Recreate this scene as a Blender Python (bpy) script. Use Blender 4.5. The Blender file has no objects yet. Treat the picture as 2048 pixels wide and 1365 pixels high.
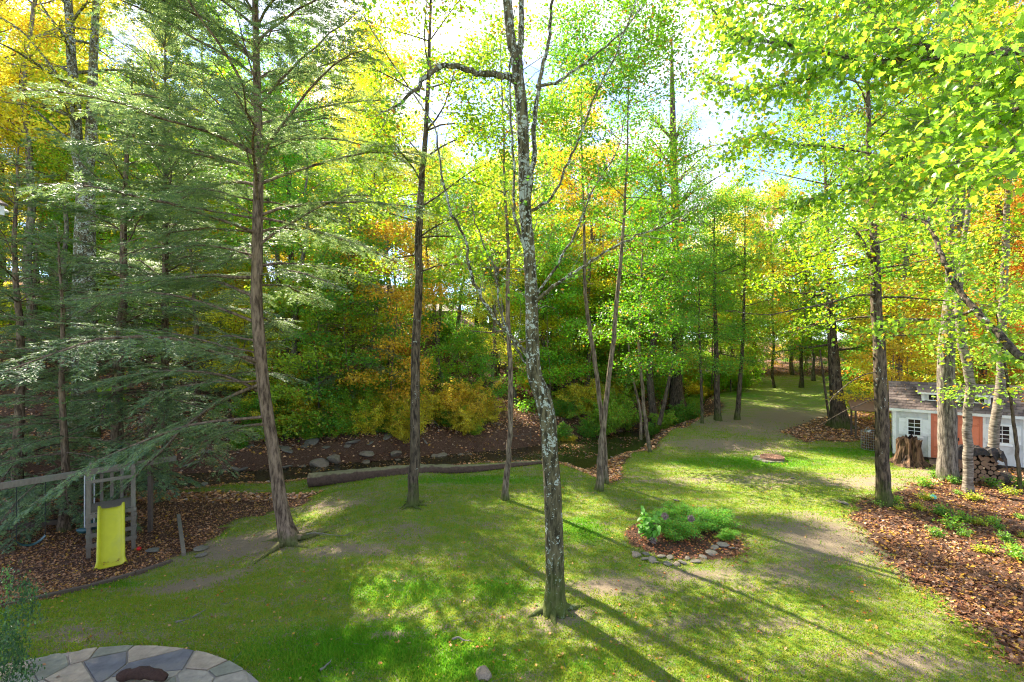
import bpy, math, random
import numpy as np
from mathutils import Vector

# ------------------------------------------------------------------ camera, sky, sun, exposure
SC = bpy.context.scene
COL = SC.collection
cam_d = bpy.data.cameras.new('camera')
cam = bpy.data.objects.new('camera', cam_d)
COL.objects.link(cam)
cam.location = (0, 0, 5.0)
cam.rotation_euler = (math.radians(90), 0, 0)
cam_d.sensor_width = 36
cam_d.lens = 17.0
cam_d.clip_start = 0.1
cam_d.clip_end = 3000
SC.camera = cam

SUN_AZ = math.atan2(-0.63, 0.78)      # towards the sun, measured from +Y to +X
SUN_EL = math.radians(44)
world = bpy.data.worlds.new('World')
SC.world = world
world.use_nodes = True
wn, wl = world.node_tree.nodes, world.node_tree.links
wn.clear()
w_out = wn.new('ShaderNodeOutputWorld')
w_bg = wn.new('ShaderNodeBackground')
w_sky = wn.new('ShaderNodeTexSky')
w_sky.sky_type = 'NISHITA'
w_sky.sun_disc = False
w_sky.sun_elevation = SUN_EL
w_sky.sun_rotation = SUN_AZ
w_sky.air_density = 0.5
w_sky.dust_density = 0.05
w_sky.ozone_density = 4.0
w_tc = wn.new('ShaderNodeTexCoord')
w_sep = wn.new('ShaderNodeSeparateXYZ')
w_add = wn.new('ShaderNodeMath'); w_add.operation = 'ADD'; w_add.inputs[1].default_value = 0.22
w_div = wn.new('ShaderNodeVectorMath'); w_div.operation = 'DIVIDE'
w_cmb = wn.new('ShaderNodeCombineXYZ')
w_no = wn.new('ShaderNodeTexNoise'); w_no.inputs['Scale'].default_value = 1.5
w_no.inputs['Detail'].default_value = 7; w_no.inputs['Roughness'].default_value = 0.55
w_rp = wn.new('ShaderNodeValToRGB')
w_rp.color_ramp.elements[0].position = 0.45; w_rp.color_ramp.elements[1].position = 0.66
w_mix = wn.new('ShaderNodeMix'); w_mix.data_type = 'RGBA'
w_mix.inputs[7].default_value = (3.3, 3.4, 3.5, 1)
wl.new(w_tc.outputs['Generated'], w_sep.inputs[0])
wl.new(w_sep.outputs['Z'], w_add.inputs[0])
for k in range(3):
    wl.new(w_add.outputs[0], w_cmb.inputs[k])
wl.new(w_tc.outputs['Generated'], w_div.inputs[0]); wl.new(w_cmb.outputs[0], w_div.inputs[1])
wl.new(w_div.outputs[0], w_no.inputs['Vector'])
wl.new(w_no.outputs['Fac'], w_rp.inputs[0])
wl.new(w_rp.outputs[0], w_mix.inputs[0])
wl.new(w_sky.outputs[0], w_mix.inputs[6])
wl.new(w_mix.outputs[2], w_bg.inputs['Color'])
w_bg.inputs['Strength'].default_value = 0.15
wl.new(w_bg.outputs[0], w_out.inputs['Surface'])

sd = bpy.data.lights.new('sun', 'SUN')
sd.energy = 4.4
sd.angle = math.radians(0.53)
sd.color = (1.0, 0.95, 0.86)
sun = bpy.data.objects.new('sun', sd)
COL.objects.link(sun)
to_sun = Vector((math.sin(SUN_AZ) * math.cos(SUN_EL), math.cos(SUN_AZ) * math.cos(SUN_EL), math.sin(SUN_EL)))
sun.rotation_euler = to_sun.to_track_quat('Z', 'Y').to_euler()

SC.view_settings.view_transform = 'Standard'
SC.view_settings.look = 'None'
SC.view_settings.exposure = 2.35
SC.view_settings.gamma = 1.0
SC.view_settings.use_curve_mapping = False
SC.view_settings.use_white_balance = True
SC.view_settings.white_balance_temperature = 7050
SC.view_settings.white_balance_tint = 12
SC.render.engine = 'CYCLES'
SC.cycles.max_bounces = 9
SC.cycles.diffuse_bounces = 7
SC.cycles.transmission_bounces = 6
SC.cycles.glossy_bounces = 2
SC.cycles.use_denoising = True
SC.cycles.denoising_prefilter = 'NONE'
SC.cycles.filter_width = 1.15

RNG = np.random.default_rng(7)
random.seed(7)
PI = math.pi
F_PX = 967.0

# ------------------------------------------------------------------ helpers
def at(px, py, Y):
    return np.array([(px - 1024) / F_PX * Y, Y, 5 - (py - 682.5) / F_PX * Y])

def unit(v):
    v = np.asarray(v, float)
    return v / np.maximum(np.linalg.norm(v, axis=-1, keepdims=True), 1e-9)

class Geo:
    """collects vertices and faces; build() makes ONE mesh"""
    def __init__(s):
        s.V = []; s.F = []; s.n = 0; s.A = []; s.M = []
    def add(s, V, F, val=None, mat=0):
        V = np.asarray(V, float).reshape(-1, 3); F = np.asarray(F, int)
        s.V.append(V); s.F.append(F + s.n); s.n += len(V)
        a = np.full(len(F), 0.5) if val is None else np.broadcast_to(np.asarray(val, float), (len(F),))
        s.A.append(a); s.M.append(np.full(len(F), mat))
        return s
    def ntri(s):
        return sum(len(f) * (f.shape[1] - 2) for f in s.F)
    def mesh(s, name, mats, smooth=False):
        me = bpy.data.meshes.new(name)
        V = np.concatenate(s.V); me.vertices.add(len(V)); me.vertices.foreach_set('co', V.ravel().astype(np.float32))
        tot = np.concatenate([np.full(len(f), f.shape[1]) for f in s.F])
        idx = np.concatenate([f.ravel() for f in s.F])
        me.loops.add(len(idx)); me.loops.foreach_set('vertex_index', idx.astype(np.int32))
        me.polygons.add(len(tot))
        st = np.concatenate([[0], np.cumsum(tot)[:-1]])
        me.polygons.foreach_set('loop_start', st.astype(np.int32))
        me.polygons.foreach_set('loop_total', tot.astype(np.int32))
        me.polygons.foreach_set('material_index', np.concatenate(s.M).astype(np.int32))
        me.polygons.foreach_set('use_smooth', np.full(len(tot), smooth))
        at_ = me.attributes.new('v', 'FLOAT', 'FACE')
        at_.data.foreach_set('value', np.concatenate(s.A).astype(np.float32))
        me.update(calc_edges=True)
        for m in (mats if isinstance(mats, (list, tuple)) else [mats]):
            me.materials.append(m)
        return me

def link(name, data, parent=None, loc=None, color=None, label=None):
    o = bpy.data.objects.new(name, data)
    COL.objects.link(o)
    if parent is not None: o.parent = parent
    if loc is not None: o.location = loc
    if color is not None: o.color = (*color, 1)
    if label: o['label'] = label
    if parent is not None and name in ('twigs', 'crown', 'needles', 'foliage'): o['kind'] = 'stuff'
    return o

def tag(o, label, cat, group=None):
    o['label'] = label; o['category'] = cat
    if group: o['group'] = group
    return o

def thing(name, label, cat, loc=(0, 0, 0), rz=0, group=None):
    o = bpy.data.objects.new(name, None)
    o.empty_display_size = 0.2
    COL.objects.link(o)
    o.location = loc; o.rotation_euler = (0, 0, rz)
    return tag(o, label, cat, group)

def tree_copy(root, loc, rz=0, scale=1.0, color=None, label=None, group=None):
    r = root.copy(); COL.objects.link(r)
    r.location = loc; r.rotation_euler = (0, 0, rz); r.scale = (scale,) * 3 if np.isscalar(scale) else scale
    if label: r['label'] = label
    if group: r['group'] = group
    for ch in root.children:
        c = ch.copy(); COL.objects.link(c); c.parent = r
        if color is not None: c.color = (*color, 1)
        for g in ch.children:
            d = g.copy(); COL.objects.link(d); d.parent = c
    return r

def box(x0, x1, y0, y1, z0, z1):
    V = [(x0, y0, z0), (x1, y0, z0), (x1, y1, z0), (x0, y1, z0), (x0, y0, z1), (x1, y0, z1), (x1, y1, z1), (x0, y1, z1)]
    F = [(0, 3, 2, 1), (4, 5, 6, 7), (0, 1, 5, 4), (1, 2, 6, 5), (2, 3, 7, 6), (3, 0, 4, 7)]
    return np.array(V, float), np.array(F)

def bar(p, q, w, t, up=(0, 0, 1)):
    """a plank from p to q, w wide across, t thick"""
    p = np.array(p, float); q = np.array(q, float)
    d = unit(q - p); s = np.cross(d, up)
    if np.linalg.norm(s) < 1e-3: s = np.cross(d, (0, 1, 0))
    s = unit(s); u = np.cross(s, d)
    V = []
    for c in (p, q):
        for a, b in ((-1, -1), (1, -1), (1, 1), (-1, 1)):
            V.append(c + s * a * w / 2 + u * b * t / 2)
    return np.array(V), np.array([(0, 3, 2, 1), (4, 5, 6, 7), (0, 1, 5, 4), (1, 2, 6, 5), (2, 3, 7, 6), (3, 0, 4, 7)])

def smooth_path(P, n):
    """Catmull-Rom through P, n points"""
    P = np.asarray(P, float); m = len(P)
    Q = np.vstack([2 * P[0] - P[1], P, 2 * P[-1] - P[-2]])
    t = np.linspace(0, m - 1, n); i = np.minimum(t.astype(int), m - 2); f = (t - i)[:, None]
    a, b, c, d = Q[i], Q[i + 1], Q[i + 2], Q[i + 3]
    return 0.5 * (2 * b + (c - a) * f + (2 * a - 5 * b + 4 * c - d) * f ** 2 + (3 * b - a - 3 * c + d) * f ** 3)

def tube(P, R, sides=8, rough=0.0, rng=RNG, flare=0.0, cap=True):
    P = np.asarray(P, float); n = len(P); R = np.broadcast_to(np.asarray(R, float), (n,)).copy()
    T = unit(np.gradient(P, axis=0))
    ref = np.array([1.0, 0, 0]) if abs(T[0][0]) < 0.8 else np.array([0, 1.0, 0])
    a = np.linspace(0, 2 * PI, sides, endpoint=False)
    V = np.zeros((n, sides, 3))
    u = unit(np.cross(T[0], ref))
    ph = rng.uniform(0, 6.28, 3)
    for i in range(n):
        u = unit(u - T[i] * np.dot(u, T[i])); w = np.cross(T[i], u)
        r = R[i] * np.ones(sides)
        if rough: r = r * (1 + rough * (rng.standard_normal(sides) * 0.6 + np.sin(3 * a + ph[0] + i * .3) * .5 + np.sin(5 * a + ph[1]) * .4))
        if flare:
            h = np.linalg.norm(P[i] - P[0])
            r = r * (1 + flare * math.exp(-h / (R[0] * 1.6)) * (0.75 + 0.6 * np.cos(4 * a + ph[2]) + 0.35 * np.cos(7 * a + ph[0])))
        V[i] = P[i] + r[:, None] * (np.cos(a)[:, None] * u + np.sin(a)[:, None] * w)
    j = np.arange(sides); k = (j + 1) % sides
    F = np.concatenate([np.stack([i * sides + j, i * sides + k, (i + 1) * sides + k, (i + 1) * sides + j], 1) for i in range(n - 1)])
    return V.reshape(-1, 3), F

def prisms(P0, P1, r0, r1):
    """many thin 3-sided twigs at once"""
    P0 = np.asarray(P0, float); P1 = np.asarray(P1, float); n = len(P0)
    d = unit(P1 - P0); ref = np.where(np.abs(d[:, 2:3]) > 0.9, np.array([[1.0, 0, 0]]), np.array([[0, 0, 1.0]]))
    u = unit(np.cross(d, ref)); w = np.cross(d, u)
    r0 = np.broadcast_to(r0, (n,)); r1 = np.broadcast_to(r1, (n,))
    V = np.zeros((n, 6, 3))
    for k in range(3):
        c, s = math.cos(k * 2 * PI / 3), math.sin(k * 2 * PI / 3)
        V[:, k] = P0 + (u * c + w * s) * r0[:, None]
        V[:, 3 + k] = P1 + (u * c + w * s) * r1[:, None]
    b = (np.arange(n) * 6)[:, None]
    F = np.concatenate([b + np.array([k, (k + 1) % 3, 3 + (k + 1) % 3, 3 + k]) for k in range(3)])
    return V.reshape(-1, 3), F

def leaves(P, size, rng, tilt=0.6, droop=0.35, wide=0.36, fold=0.3):
    """bent two-triangle leaves at points P"""
    n = len(P); az = rng.uniform(0, 2 * PI, n); el = rng.normal(-droop, 0.4, n)
    d = np.stack([np.cos(az) * np.cos(el), np.sin(az) * np.cos(el), np.sin(el)], 1)
    nr = np.array([0, 0, 1.0]) + tilt * rng.standard_normal((n, 3))
    s = unit(np.cross(d, nr)); nr = np.cross(s, d)
    L = (np.asarray(size) * rng.uniform(0.65, 1.25, n))[:, None]
    V = np.zeros((n, 4, 3))
    V[:, 0] = P; V[:, 2] = P + d * L
    V[:, 1] = P + d * L * .45 + s * L * wide + nr * L * wide * fold
    V[:, 3] = P + d * L * .45 - s * L * wide + nr * L * wide * fold
    b = (np.arange(n) * 4)[:, None]
    F = np.concatenate([b + np.array([0, 1, 2]), b + np.array([0, 2, 3])])
    v = rng.random(n)
    return V.reshape(-1, 3), F, np.concatenate([v, v])

# ------------------------------------------------------------------ materials
def new_mat(name):
    m = bpy.data.materials.new(name); m.use_nodes = True
    nt = m.node_tree; nt.nodes.clear()
    return m, nt.nodes, nt.links

def mixrgb(N, L, f, a, b, blend='MIX'):
    x = N.new('ShaderNodeMix'); x.data_type = 'RGBA'; x.blend_type = blend
    for s, v in ((0, f), (6, a), (7, b)):
        if isinstance(v, bpy.types.NodeSocket): L.new(v, x.inputs[s])
        elif isinstance(v, (int, float)): x.inputs[s].default_value = v
        else: x.inputs[s].default_value = (*v, 1)
    return x.outputs[2]

def math_(N, L, op, a, b=0.0, clamp=False):
    x = N.new('ShaderNodeMath'); x.operation = op; x.use_clamp = clamp
    for s, v in ((0, a), (1, b)):
        if isinstance(v, bpy.types.NodeSocket): L.new(v, x.inputs[s])
        else: x.inputs[s].default_value = v
    return x.outputs[0]

def noise(N, L, scale, detail=4, rough=0.55, vec=None, stretch=None, kind='object'):
    if vec is None:
        tc = N.new('ShaderNodeTexCoord'); vec = tc.outputs['Object']
    if stretch:
        mp = N.new('ShaderNodeMapping'); mp.inputs['Scale'].default_value = stretch
        L.new(vec, mp.inputs['Vector']); vec = mp.outputs[0]
    x = N.new('ShaderNodeTexNoise'); x.inputs['Scale'].default_value = scale
    x.inputs['Detail'].default_value = detail; x.inputs['Roughness'].default_value = rough
    L.new(vec, x.inputs['Vector'])
    return x.outputs['Fac']

def ramp(N, L, f, stops):
    x = N.new('ShaderNodeValToRGB'); e = x.color_ramp.elements
    while len(e) < len(stops): e.new(0.5)
    for k, (p, c) in enumerate(stops):
        e[k].position = p
        e[k].color = (c, c, c, 1) if isinstance(c, (int, float)) else (*c, 1)
    L.new(f, x.inputs[0])
    return x.outputs[0]

def surface(N, L, color, rough=0.8, bump=None, bump_d=0.02, spec=0.3, metallic=0.0, extra=None):
    p = N.new('ShaderNodeBsdfPrincipled'); o = N.new('ShaderNodeOutputMaterial')
    if isinstance(color, bpy.types.NodeSocket): L.new(color, p.inputs['Base Color'])
    else: p.inputs['Base Color'].default_value = (*color, 1)
    if isinstance(rough, bpy.types.NodeSocket): L.new(rough, p.inputs['Roughness'])
    else: p.inputs['Roughness'].default_value = rough
    p.inputs['Specular IOR Level'].default_value = spec
    p.inputs['Metallic'].default_value = metallic
    if bump is not None:
        b = N.new('ShaderNodeBump'); b.inputs['Distance'].default_value = bump_d
        L.new(bump, b.inputs['Height']); L.new(b.outputs[0], p.inputs['Normal'])
    L.new(p.outputs[0], o.inputs['Surface'])
    return p

def attr(N, name):
    a = N.new('ShaderNodeAttribute'); a.attribute_name = name
    return a

def leaf_material(name, base=None, turn=(0.45, 0.20, 0.02), turn_at=0.9, pale=0.35, trans=0.5, gloss=0.5):
    """leaf colour = the object's own colour (or base) varied leaf by leaf; thin leaves let light through"""
    m, N, L = new_mat(name)
    if base is None: c = N.new('ShaderNodeObjectInfo').outputs['Color']
    else:
        r = N.new('ShaderNodeRGB'); r.outputs[0].default_value = (*base, 1); c = r.outputs[0]
    v = attr(N, 'v').outputs['Fac']
    c1 = mixrgb(N, L, 1.0, c, (1 - pale, 1 - pale * .8, 0.8), 'MULTIPLY')
    c2 = mixrgb(N, L, 1.0, c, (1 + pale * 2.2, 1 + pale * 1.2, 1.0), 'MULTIPLY')
    cc = mixrgb(N, L, v, c1, c2)
    cc = mixrgb(N, L, ramp(N, L, v, [(turn_at, 0.0), (min(turn_at + .04, 1), 1.0)]), cc, turn)
    df = N.new('ShaderNodeBsdfPrincipled'); df.inputs['Roughness'].default_value = 0.45
    df.inputs['Specular IOR Level'].default_value = gloss
    L.new(cc, df.inputs['Base Color'])
    tr = N.new('ShaderNodeBsdfTranslucent')
    tc_ = mixrgb(N, L, 1.0, cc, (1.5, 1.4, 1.0), 'MULTIPLY'); tc_.node.clamp_result = True; L.new(tc_, tr.inputs['Color'])
    ms = N.new('ShaderNodeMixShader'); ms.inputs[0].default_value = trans
    L.new(df.outputs[0], ms.inputs[1]); L.new(tr.outputs[0], ms.inputs[2])
    o = N.new('ShaderNodeOutputMaterial'); L.new(ms.outputs[0], o.inputs['Surface'])
    return m

def bark_material(name, dark, light, lichen=0.0, lichen_col=(0.42, 0.46, 0.36), scale=1.0, moss=0.0, birch=False):
    m, N, L = new_mat(name)
    f = noise(N, L, 16 * scale, 6, 0.65, stretch=(1, 1, 0.22))
    big = noise(N, L, 3 * scale, 3)
    if birch:
        f = noise(N, L, 14 * scale, 5, 0.6, stretch=(.35, .35, 2.2))
    c = mixrgb(N, L, ramp(N, L, f, [(0.40, 0.0), (0.60, 1.0)]), dark, light)
    c = mixrgb(N, L, math_(N, L, 'MULTIPLY', big, 0.5), c, tuple(k * .55 for k in dark))
    if lichen:
        vo = N.new('ShaderNodeTexVoronoi'); vo.inputs['Scale'].default_value = 15
        tc = N.new('ShaderNodeTexCoord')
        nn = N.new('ShaderNodeTexNoise'); nn.inputs['Scale'].default_value = 9
        L.new(tc.outputs['Object'], nn.inputs['Vector'])
        vm = N.new('ShaderNodeVectorMath'); vm.operation = 'MULTIPLY_ADD'
        vm.inputs[1].default_value = (.25, .25, .25)
        L.new(nn.outputs['Color'], vm.inputs[0]); L.new(tc.outputs['Object'], vm.inputs[2])
        L.new(vm.outputs[0], vo.inputs['Vector'])
        patch = noise(N, L, 5, 5, 0.75)
        sp = N.new('ShaderNodeSeparateXYZ'); L.new(tc.outputs['Object'], sp.inputs[0])
        hh = math_(N, L, 'MINIMUM', math_(N, L, 'MULTIPLY', sp.outputs['Z'], 0.018), 0.10)
        a = math_(N, L, 'SUBTRACT', math_(N, L, 'ADD', patch, hh), math_(N, L, 'MULTIPLY', vo.outputs['Distance'], 0.45))
        k = ramp(N, L, a, [(0.55 - lichen * .12, 0.0), (0.59 - lichen * .12, 1.0)])
        tint = mixrgb(N, L, noise(N, L, 30, 3), lichen_col, (0.40, 0.42, 0.38))
        c = mixrgb(N, L, k, c, tint)
    if moss:
        tc2 = N.new('ShaderNodeTexCoord'); s2 = N.new('ShaderNodeSeparateXYZ'); L.new(tc2.outputs['Object'], s2.inputs[0])
        mz = math_(N, L, 'ADD', math_(N, L, 'MULTIPLY', s2.outputs['Z'], -1.1 / moss), noise(N, L, 5, 5), False)
        c = mixrgb(N, L, ramp(N, L, mz, [(0.0, 0.0), (0.45, 0.75)]), c, (0.07, 0.10, 0.015))
    surface(N, L, c, 0.9, f, 0.03 if not birch else 0.008, 0.15)
    return m

def plain(name, col, rough=0.7, var=0.15, scale=8, bump=0.3, spec=0.3, metallic=0.0, dirt=None, stretch=None, bump_d=0.01):
    m, N, L = new_mat(name)
    f = noise(N, L, scale, 5, 0.6, stretch=stretch)
    c = mixrgb(N, L, f, tuple(k * (1 - var) for k in col), tuple(min(k * (1 + var), 1) for k in col))
    if dirt:
        c = mixrgb(N, L, ramp(N, L, noise(N, L, scale * .35, 5, .65), [(0.5, 0.0), (0.7, 0.8)]), c, dirt)
    surface(N, L, c, rough, f if bump else None, bump_d, spec, metallic)
    return m

M = {}
M['leaf'] = leaf_material('leaf', turn=(0.42, 0.19, 0.02), turn_at=0.9)
M['hemlock'] = leaf_material('hemlock_needles', (0.15, 0.265, 0.135), turn=(0.28, 0.37, 0.21), turn_at=0.93, pale=0.4, trans=0.42, gloss=0.4)
M['bark'] = bark_material('grey_brown_bark', (0.06, 0.042, 0.028), (0.30, 0.23, 0.155), moss=1.0)
M['bark_dark'] = bark_material('dark_bark', (0.03, 0.022, 0.015), (0.19, 0.14, 0.09), lichen=.05, moss=1.8)
M['bark_lichen'] = bark_material('lichened_bark', (0.035, 0.03, 0.016), (0.19, 0.16, 0.085), lichen=1.12, lichen_col=(0.27, 0.31, 0.22), moss=2.4)
M['bark_hemlock'] = bark_material('hemlock_bark', (0.07, 0.046, 0.03), (0.30, 0.21, 0.14), moss=.8, lichen=0.0, scale=.8)
M['bark_pale'] = bark_material('pale_bark', (0.09, 0.07, 0.05), (0.34, 0.29, 0.22), birch=True)
M['bark_grey'] = bark_material('grey_bark', (0.07, 0.058, 0.045), (0.33, 0.28, 0.22), moss=1.0)
M['twig'] = plain('twig_wood', (0.12, 0.10, 0.08), 0.9, 0.3, 20, bump=0)
M['twig_pale'] = plain('pale_twig_wood', (0.17, 0.155, 0.12), 0.9, 0.3, 20, bump=0)

# ------------------------------------------------------------------ terrain
CX = np.array([-400, -80, -40, -19.8, -14, -9.5, -4, 0, 3, 6, 10, 14, 18, 30, 60, 400.])
CY = np.array([-60, 13, 17, 19.8, 20.9, 22.2, 23.8, 25.2, 26.6, 28.6, 33.0, 39.5, 49, 68, 96, 420.])
WATER = -0.95

def sstep(a, b, x):
    t = np.clip((x - a) / (b - a), 0, 1)
    return t * t * (3 - 2 * t)

def wob(x, y, s, seed=0.0):
    """cheap smooth noise about -1..1"""
    x = np.asarray(x, float) * s + seed; y = np.asarray(y, float) * s + seed * 1.7
    return (np.sin(x * 1.3 + 1.7 * np.sin(y * 0.9)) * .4 + np.sin(y * 1.7 + 1.3 * np.sin(x * 1.1 + 2)) * .35
            + np.sin((x + y) * 2.9 + np.sin(x * 3.1 - y * 2.3)) * .25)

def creek_d(x, y):
    yc = np.interp(x, CX, CY)
    sl = (np.interp(x + 0.5, CX, CY) - np.interp(x - 0.5, CX, CY))
    return ((y - yc) / np.sqrt(1 + sl ** 2) + wob(x, y, 0.55, 3.0) * 0.25) * (1 + .6 * sstep(6, 10, x) - .42 * np.exp(-((x - 3.6) / 1.8) ** 2) + .7 * sstep(-4, -8, x))

def height(x, y):
    x = np.asarray(x, float); y = np.asarray(y, float)
    d = creek_d(x, y)
    low = -0.65 * sstep(-3.0, -9.0, x) * sstep(8.2, 11.5, y)
    base = low + 0.03 * wob(x, y, 0.6) + 0.10 * sstep(24, 45, y) * wob(x, y, .15, 5)
    near = base + (WATER - 0.28 - base) * sstep(-5.2, -.9, d)
    side = np.clip((-x) / 22, -0.25, 1.0)
    slope = 0.105 + 0.17 * side
    run = np.maximum(d - 3.2, 0)
    far = WATER - 0.28 + (1.25 + 0.3 * wob(x, y, .4, 9)) * sstep(.8, 2.6, d) + (slope + .02) * 60 * (1 - np.exp(-run / 60)) + 0.25 * wob(x, y, 0.22, 1) * sstep(3, 8, d)
    z = np.where(d < 0, near, far)
    z = z + 0.10 * np.maximum(0, np.sqrt((x - 10) ** 2 * .2 + y ** 2) - 52) * (d < 0) * sstep(10, 20, x)
    z = np.minimum(z, 22)
    # earth mound under the big twin-trunk tree at the lawn's far edge
    z = z + 0.45 * np.exp(-(((x - 10.4) / 1.6) ** 2 + ((y - 31.0) / 1.1) ** 2))
    return z

def hz(x, y):
    return float(height(np.array([x]), np.array([y]))[0])

def G(px, py, y0=4.0, y1=140.0):
    Y = np.arange(y0, y1, 0.04)
    X = (px - 1024) / F_PX * Y
    z = 5 - (py - 682.5) / F_PX * Y
    k = np.argmax(z <= height(X, Y))
    if z[k] > height(X[k:k + 1], Y[k:k + 1])[0]: k = len(Y) - 1
    return np.array([X[k], Y[k], hz(X[k], Y[k])])

def poly(pts):
    return np.array([G(a, b)[:2] for a, b in pts])

def inside(P, x, y):
    c = np.zeros(x.shape, bool); n = len(P); j = n - 1
    for i in range(n):
        xi, yi = P[i]; xj, yj = P[j]
        hit = ((yi > y) != (yj > y)) & (x < (xj - xi) * (y - yi) / (yj - yi + 1e-12) + xi)
        c ^= hit; j = i
    return c

PLAY = np.vstack([poly([(0, 1217), (160, 1180), (330, 1132), (410, 1090), (470, 1040), (600, 1012), (640, 985), (480, 985), (330, 985)]),
                  [(-30, 18), (-30, 9)]])
LIT_R = np.vstack([poly([(1698, 1040), (1712, 1000), (1790, 985), (1830, 968), (1900, 955), (1960, 940), (2048, 930)]),
                   [(60, 22), (60, 3), (9, 5.0)], poly([(2046, 1330), (1930, 1230), (1850, 1180), (1770, 1110)])])
LIT_T = poly([(1560, 862), (1640, 838), (1740, 820), (1790, 850), (1780, 880), (1700, 884), (1610, 884)])
PATIO_C, PATIO_R = np.array([-6.0, 4.15]), 3.70
BED_C, BED_R = (G(1365, 1080)[:2], np.array([1.45, 1.25]))

def masks(x, y):
    d = creek_d(x, y)
    wx = x + 0.22 * wob(x, y, 3.1); wy = y + 0.22 * wob(x, y, 2.7, 4)
    play = inside(PLAY, wx, wy).astype(float)
    lr = inside(LIT_R, wx, wy).astype(float); lt = inside(LIT_T, wx, wy).astype(float)
    bank = sstep(-4.9, -4.2, d + .3 * wob(x, y, 1.5)) * (d < 9e9)
    lit = np.clip(play + lr + lt + bank, 0, 1)
    lit = np.maximum(lit, (y > 58).astype(float))
    lit = np.maximum(lit, sstep(24, 30, x - y * .3))
    bed = ((x - BED_C[0]) / BED_R[0]) ** 2 + ((y - BED_C[1]) / BED_R[1]) ** 2
    lit = np.maximum(lit, (bed < 1.0).astype(float))
    dirt = np.zeros_like(x)
    for px, py, rx, ry, a in ((500, 1090, 1.7, 1.0, .95), (380, 1170, 1.1, .6, .8), (700, 1100, 1.5, .5, .6), (800, 1060, .8, .5, .4),
                              (1660, 1080, 1.5, 1.4, .85), (1600, 1150, 1.6, .9, .5), (1620, 840, 3.6, 5.0, .85), (1450, 890, 2.8, 1.5, .8), (1500, 850, 3.4, 4.0, .75),
                              (1560, 960, 2.5, .7, .45), (1240, 1170, 1.0, .5, .75), (1400, 1150, 1.3, .35, .6), (1740, 965, 2, .8, .7),
                              (660, 1010, 1.6, .7, .6), (1130, 1235, .7, .3, .6), (1400, 960, 2.6, .5, .4), (150, 1270, .9, .35, .5), (1850, 1330, 1.2, .4, .6), (780, 1268, .28, .10, 1.0), (740, 1240, .2, .08, .9), (1900, 950, 1.5, .8, .8), (1500, 1250, 1.5, .4, .3)):
        g = G(px, py)
        dirt = np.maximum(dirt, a * np.exp(-((x - g[0]) / rx) ** 2 - ((y - g[1]) / ry) ** 2))
    green = np.full_like(x, 0.44)
    for px, py, rx, ry, a in ((720, 1300, 2.6, 1.0, 1.0), (900, 1330, 1.8, .8, .9), (800, 1180, 2.0, 1.1, .75), (1000, 1180, 1.4, 1.2, .7), (230, 1170, 1.6, .35, .8), (1170, 1060, 1.0, 1.5, .8), (620, 1340, 1.2, .6, .9),
                              (950, 960, 4.0, .8, .9), (1500, 925, 4.5, 1.6, .9), (1700, 905, 2.5, 1.4, .9), (1200, 940, 2.5, .8, .9), (1380, 925, 2, .8, .8), (1480, 790, 3, 3, .8),
                              (1180, 1330, 1.2, .5, .6)):
        g = G(px, py)
        green = np.maximum(green, a * np.exp(-((x - g[0]) / rx) ** 2 - ((y - g[1]) / ry) ** 2))
    return lit, dirt, green, d, play

def graded(a, b, c, e, fine, coarse):
    return np.unique(np.round(np.concatenate([np.geomspace(1, b - a + 1, coarse)[::-1] * -1 + 1 + b, np.arange(b, c, fine), np.geomspace(1, e - c + 1, coarse) - 1 + c]), 4))

gx = graded(-600, -22, 26, 600, 0.2, 40)
gy = graded(-300, 4.5, 34, 700, 0.17, 70)
GX, GY = np.meshgrid(gx, gy)
GZ = height(GX.ravel(), GY.ravel()).reshape(GX.shape)
lit, dirt, green, dd, play = masks(GX.ravel(), GY.ravel())
nx, ny = len(gx), len(gy)
ii = (np.arange(ny - 1)[:, None] * nx + np.arange(nx - 1)[None, :]).ravel()
g = Geo()
rough_z = RNG.standard_normal(GZ.shape) * (0.006 + 0.012 * lit.reshape(GZ.shape))
g.add(np.stack([GX.ravel(), GY.ravel(), (GZ + rough_z).ravel()], 1), np.stack([ii, ii + 1, ii + nx + 1, ii + nx], 1))

m, N, L = new_mat('lawn_and_forest_floor')
a_l, a_d, a_g, a_m = (attr(N, k).outputs['Fac'] for k in ('litter', 'dirt', 'green', 'mulch'))
n1 = noise(N, L, 1.6, 6, .6); n2 = noise(N, L, 7, 6, .7); n3 = noise(N, L, 38, 5, .7); n4 = noise(N, L, 120, 3, .7)
n_s = noise(N, L, 1.0, 6, .6, stretch=(1, 2.4, 1))
moss = mixrgb(N, L, n2, (0.36, 0.37, 0.05), (0.15, 0.26, 0.02))
lush = mixrgb(N, L, n3, (0.06, 0.22, 0.008), (0.16, 0.42, 0.02))
soil = mixrgb(N, L, n3, (0.13, 0.085, 0.055), (0.56, 0.43, 0.31))
gk = math_(N, L, 'ADD', a_g, math_(N, L, 'MULTIPLY', math_(N, L, 'SUBTRACT', n2, 0.5), 1.5))
grass = mixrgb(N, L, ramp(N, L, gk, [(0.36, 0.0), (0.62, 1.0)]), moss, lush)
dk = math_(N, L, 'ADD', math_(N, L, 'MULTIPLY', a_d, 0.30), math_(N, L, 'ADD', math_(N, L, 'MULTIPLY', n_s, 0.70), math_(N, L, 'MULTIPLY', n3, 1.05)))
dk = math_(N, L, 'SUBTRACT', dk, math_(N, L, 'MULTIPLY', a_g, 0.12))
dk = math_(N, L, 'ADD', dk, math_(N, L, 'MULTIPLY', math_(N, L, 'SUBTRACT', n2, 0.5), 0.35))
lawn = mixrgb(N, L, ramp(N, L, dk, [(0.84, 0.0), (0.92, 0.95)]), grass, soil)
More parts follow.
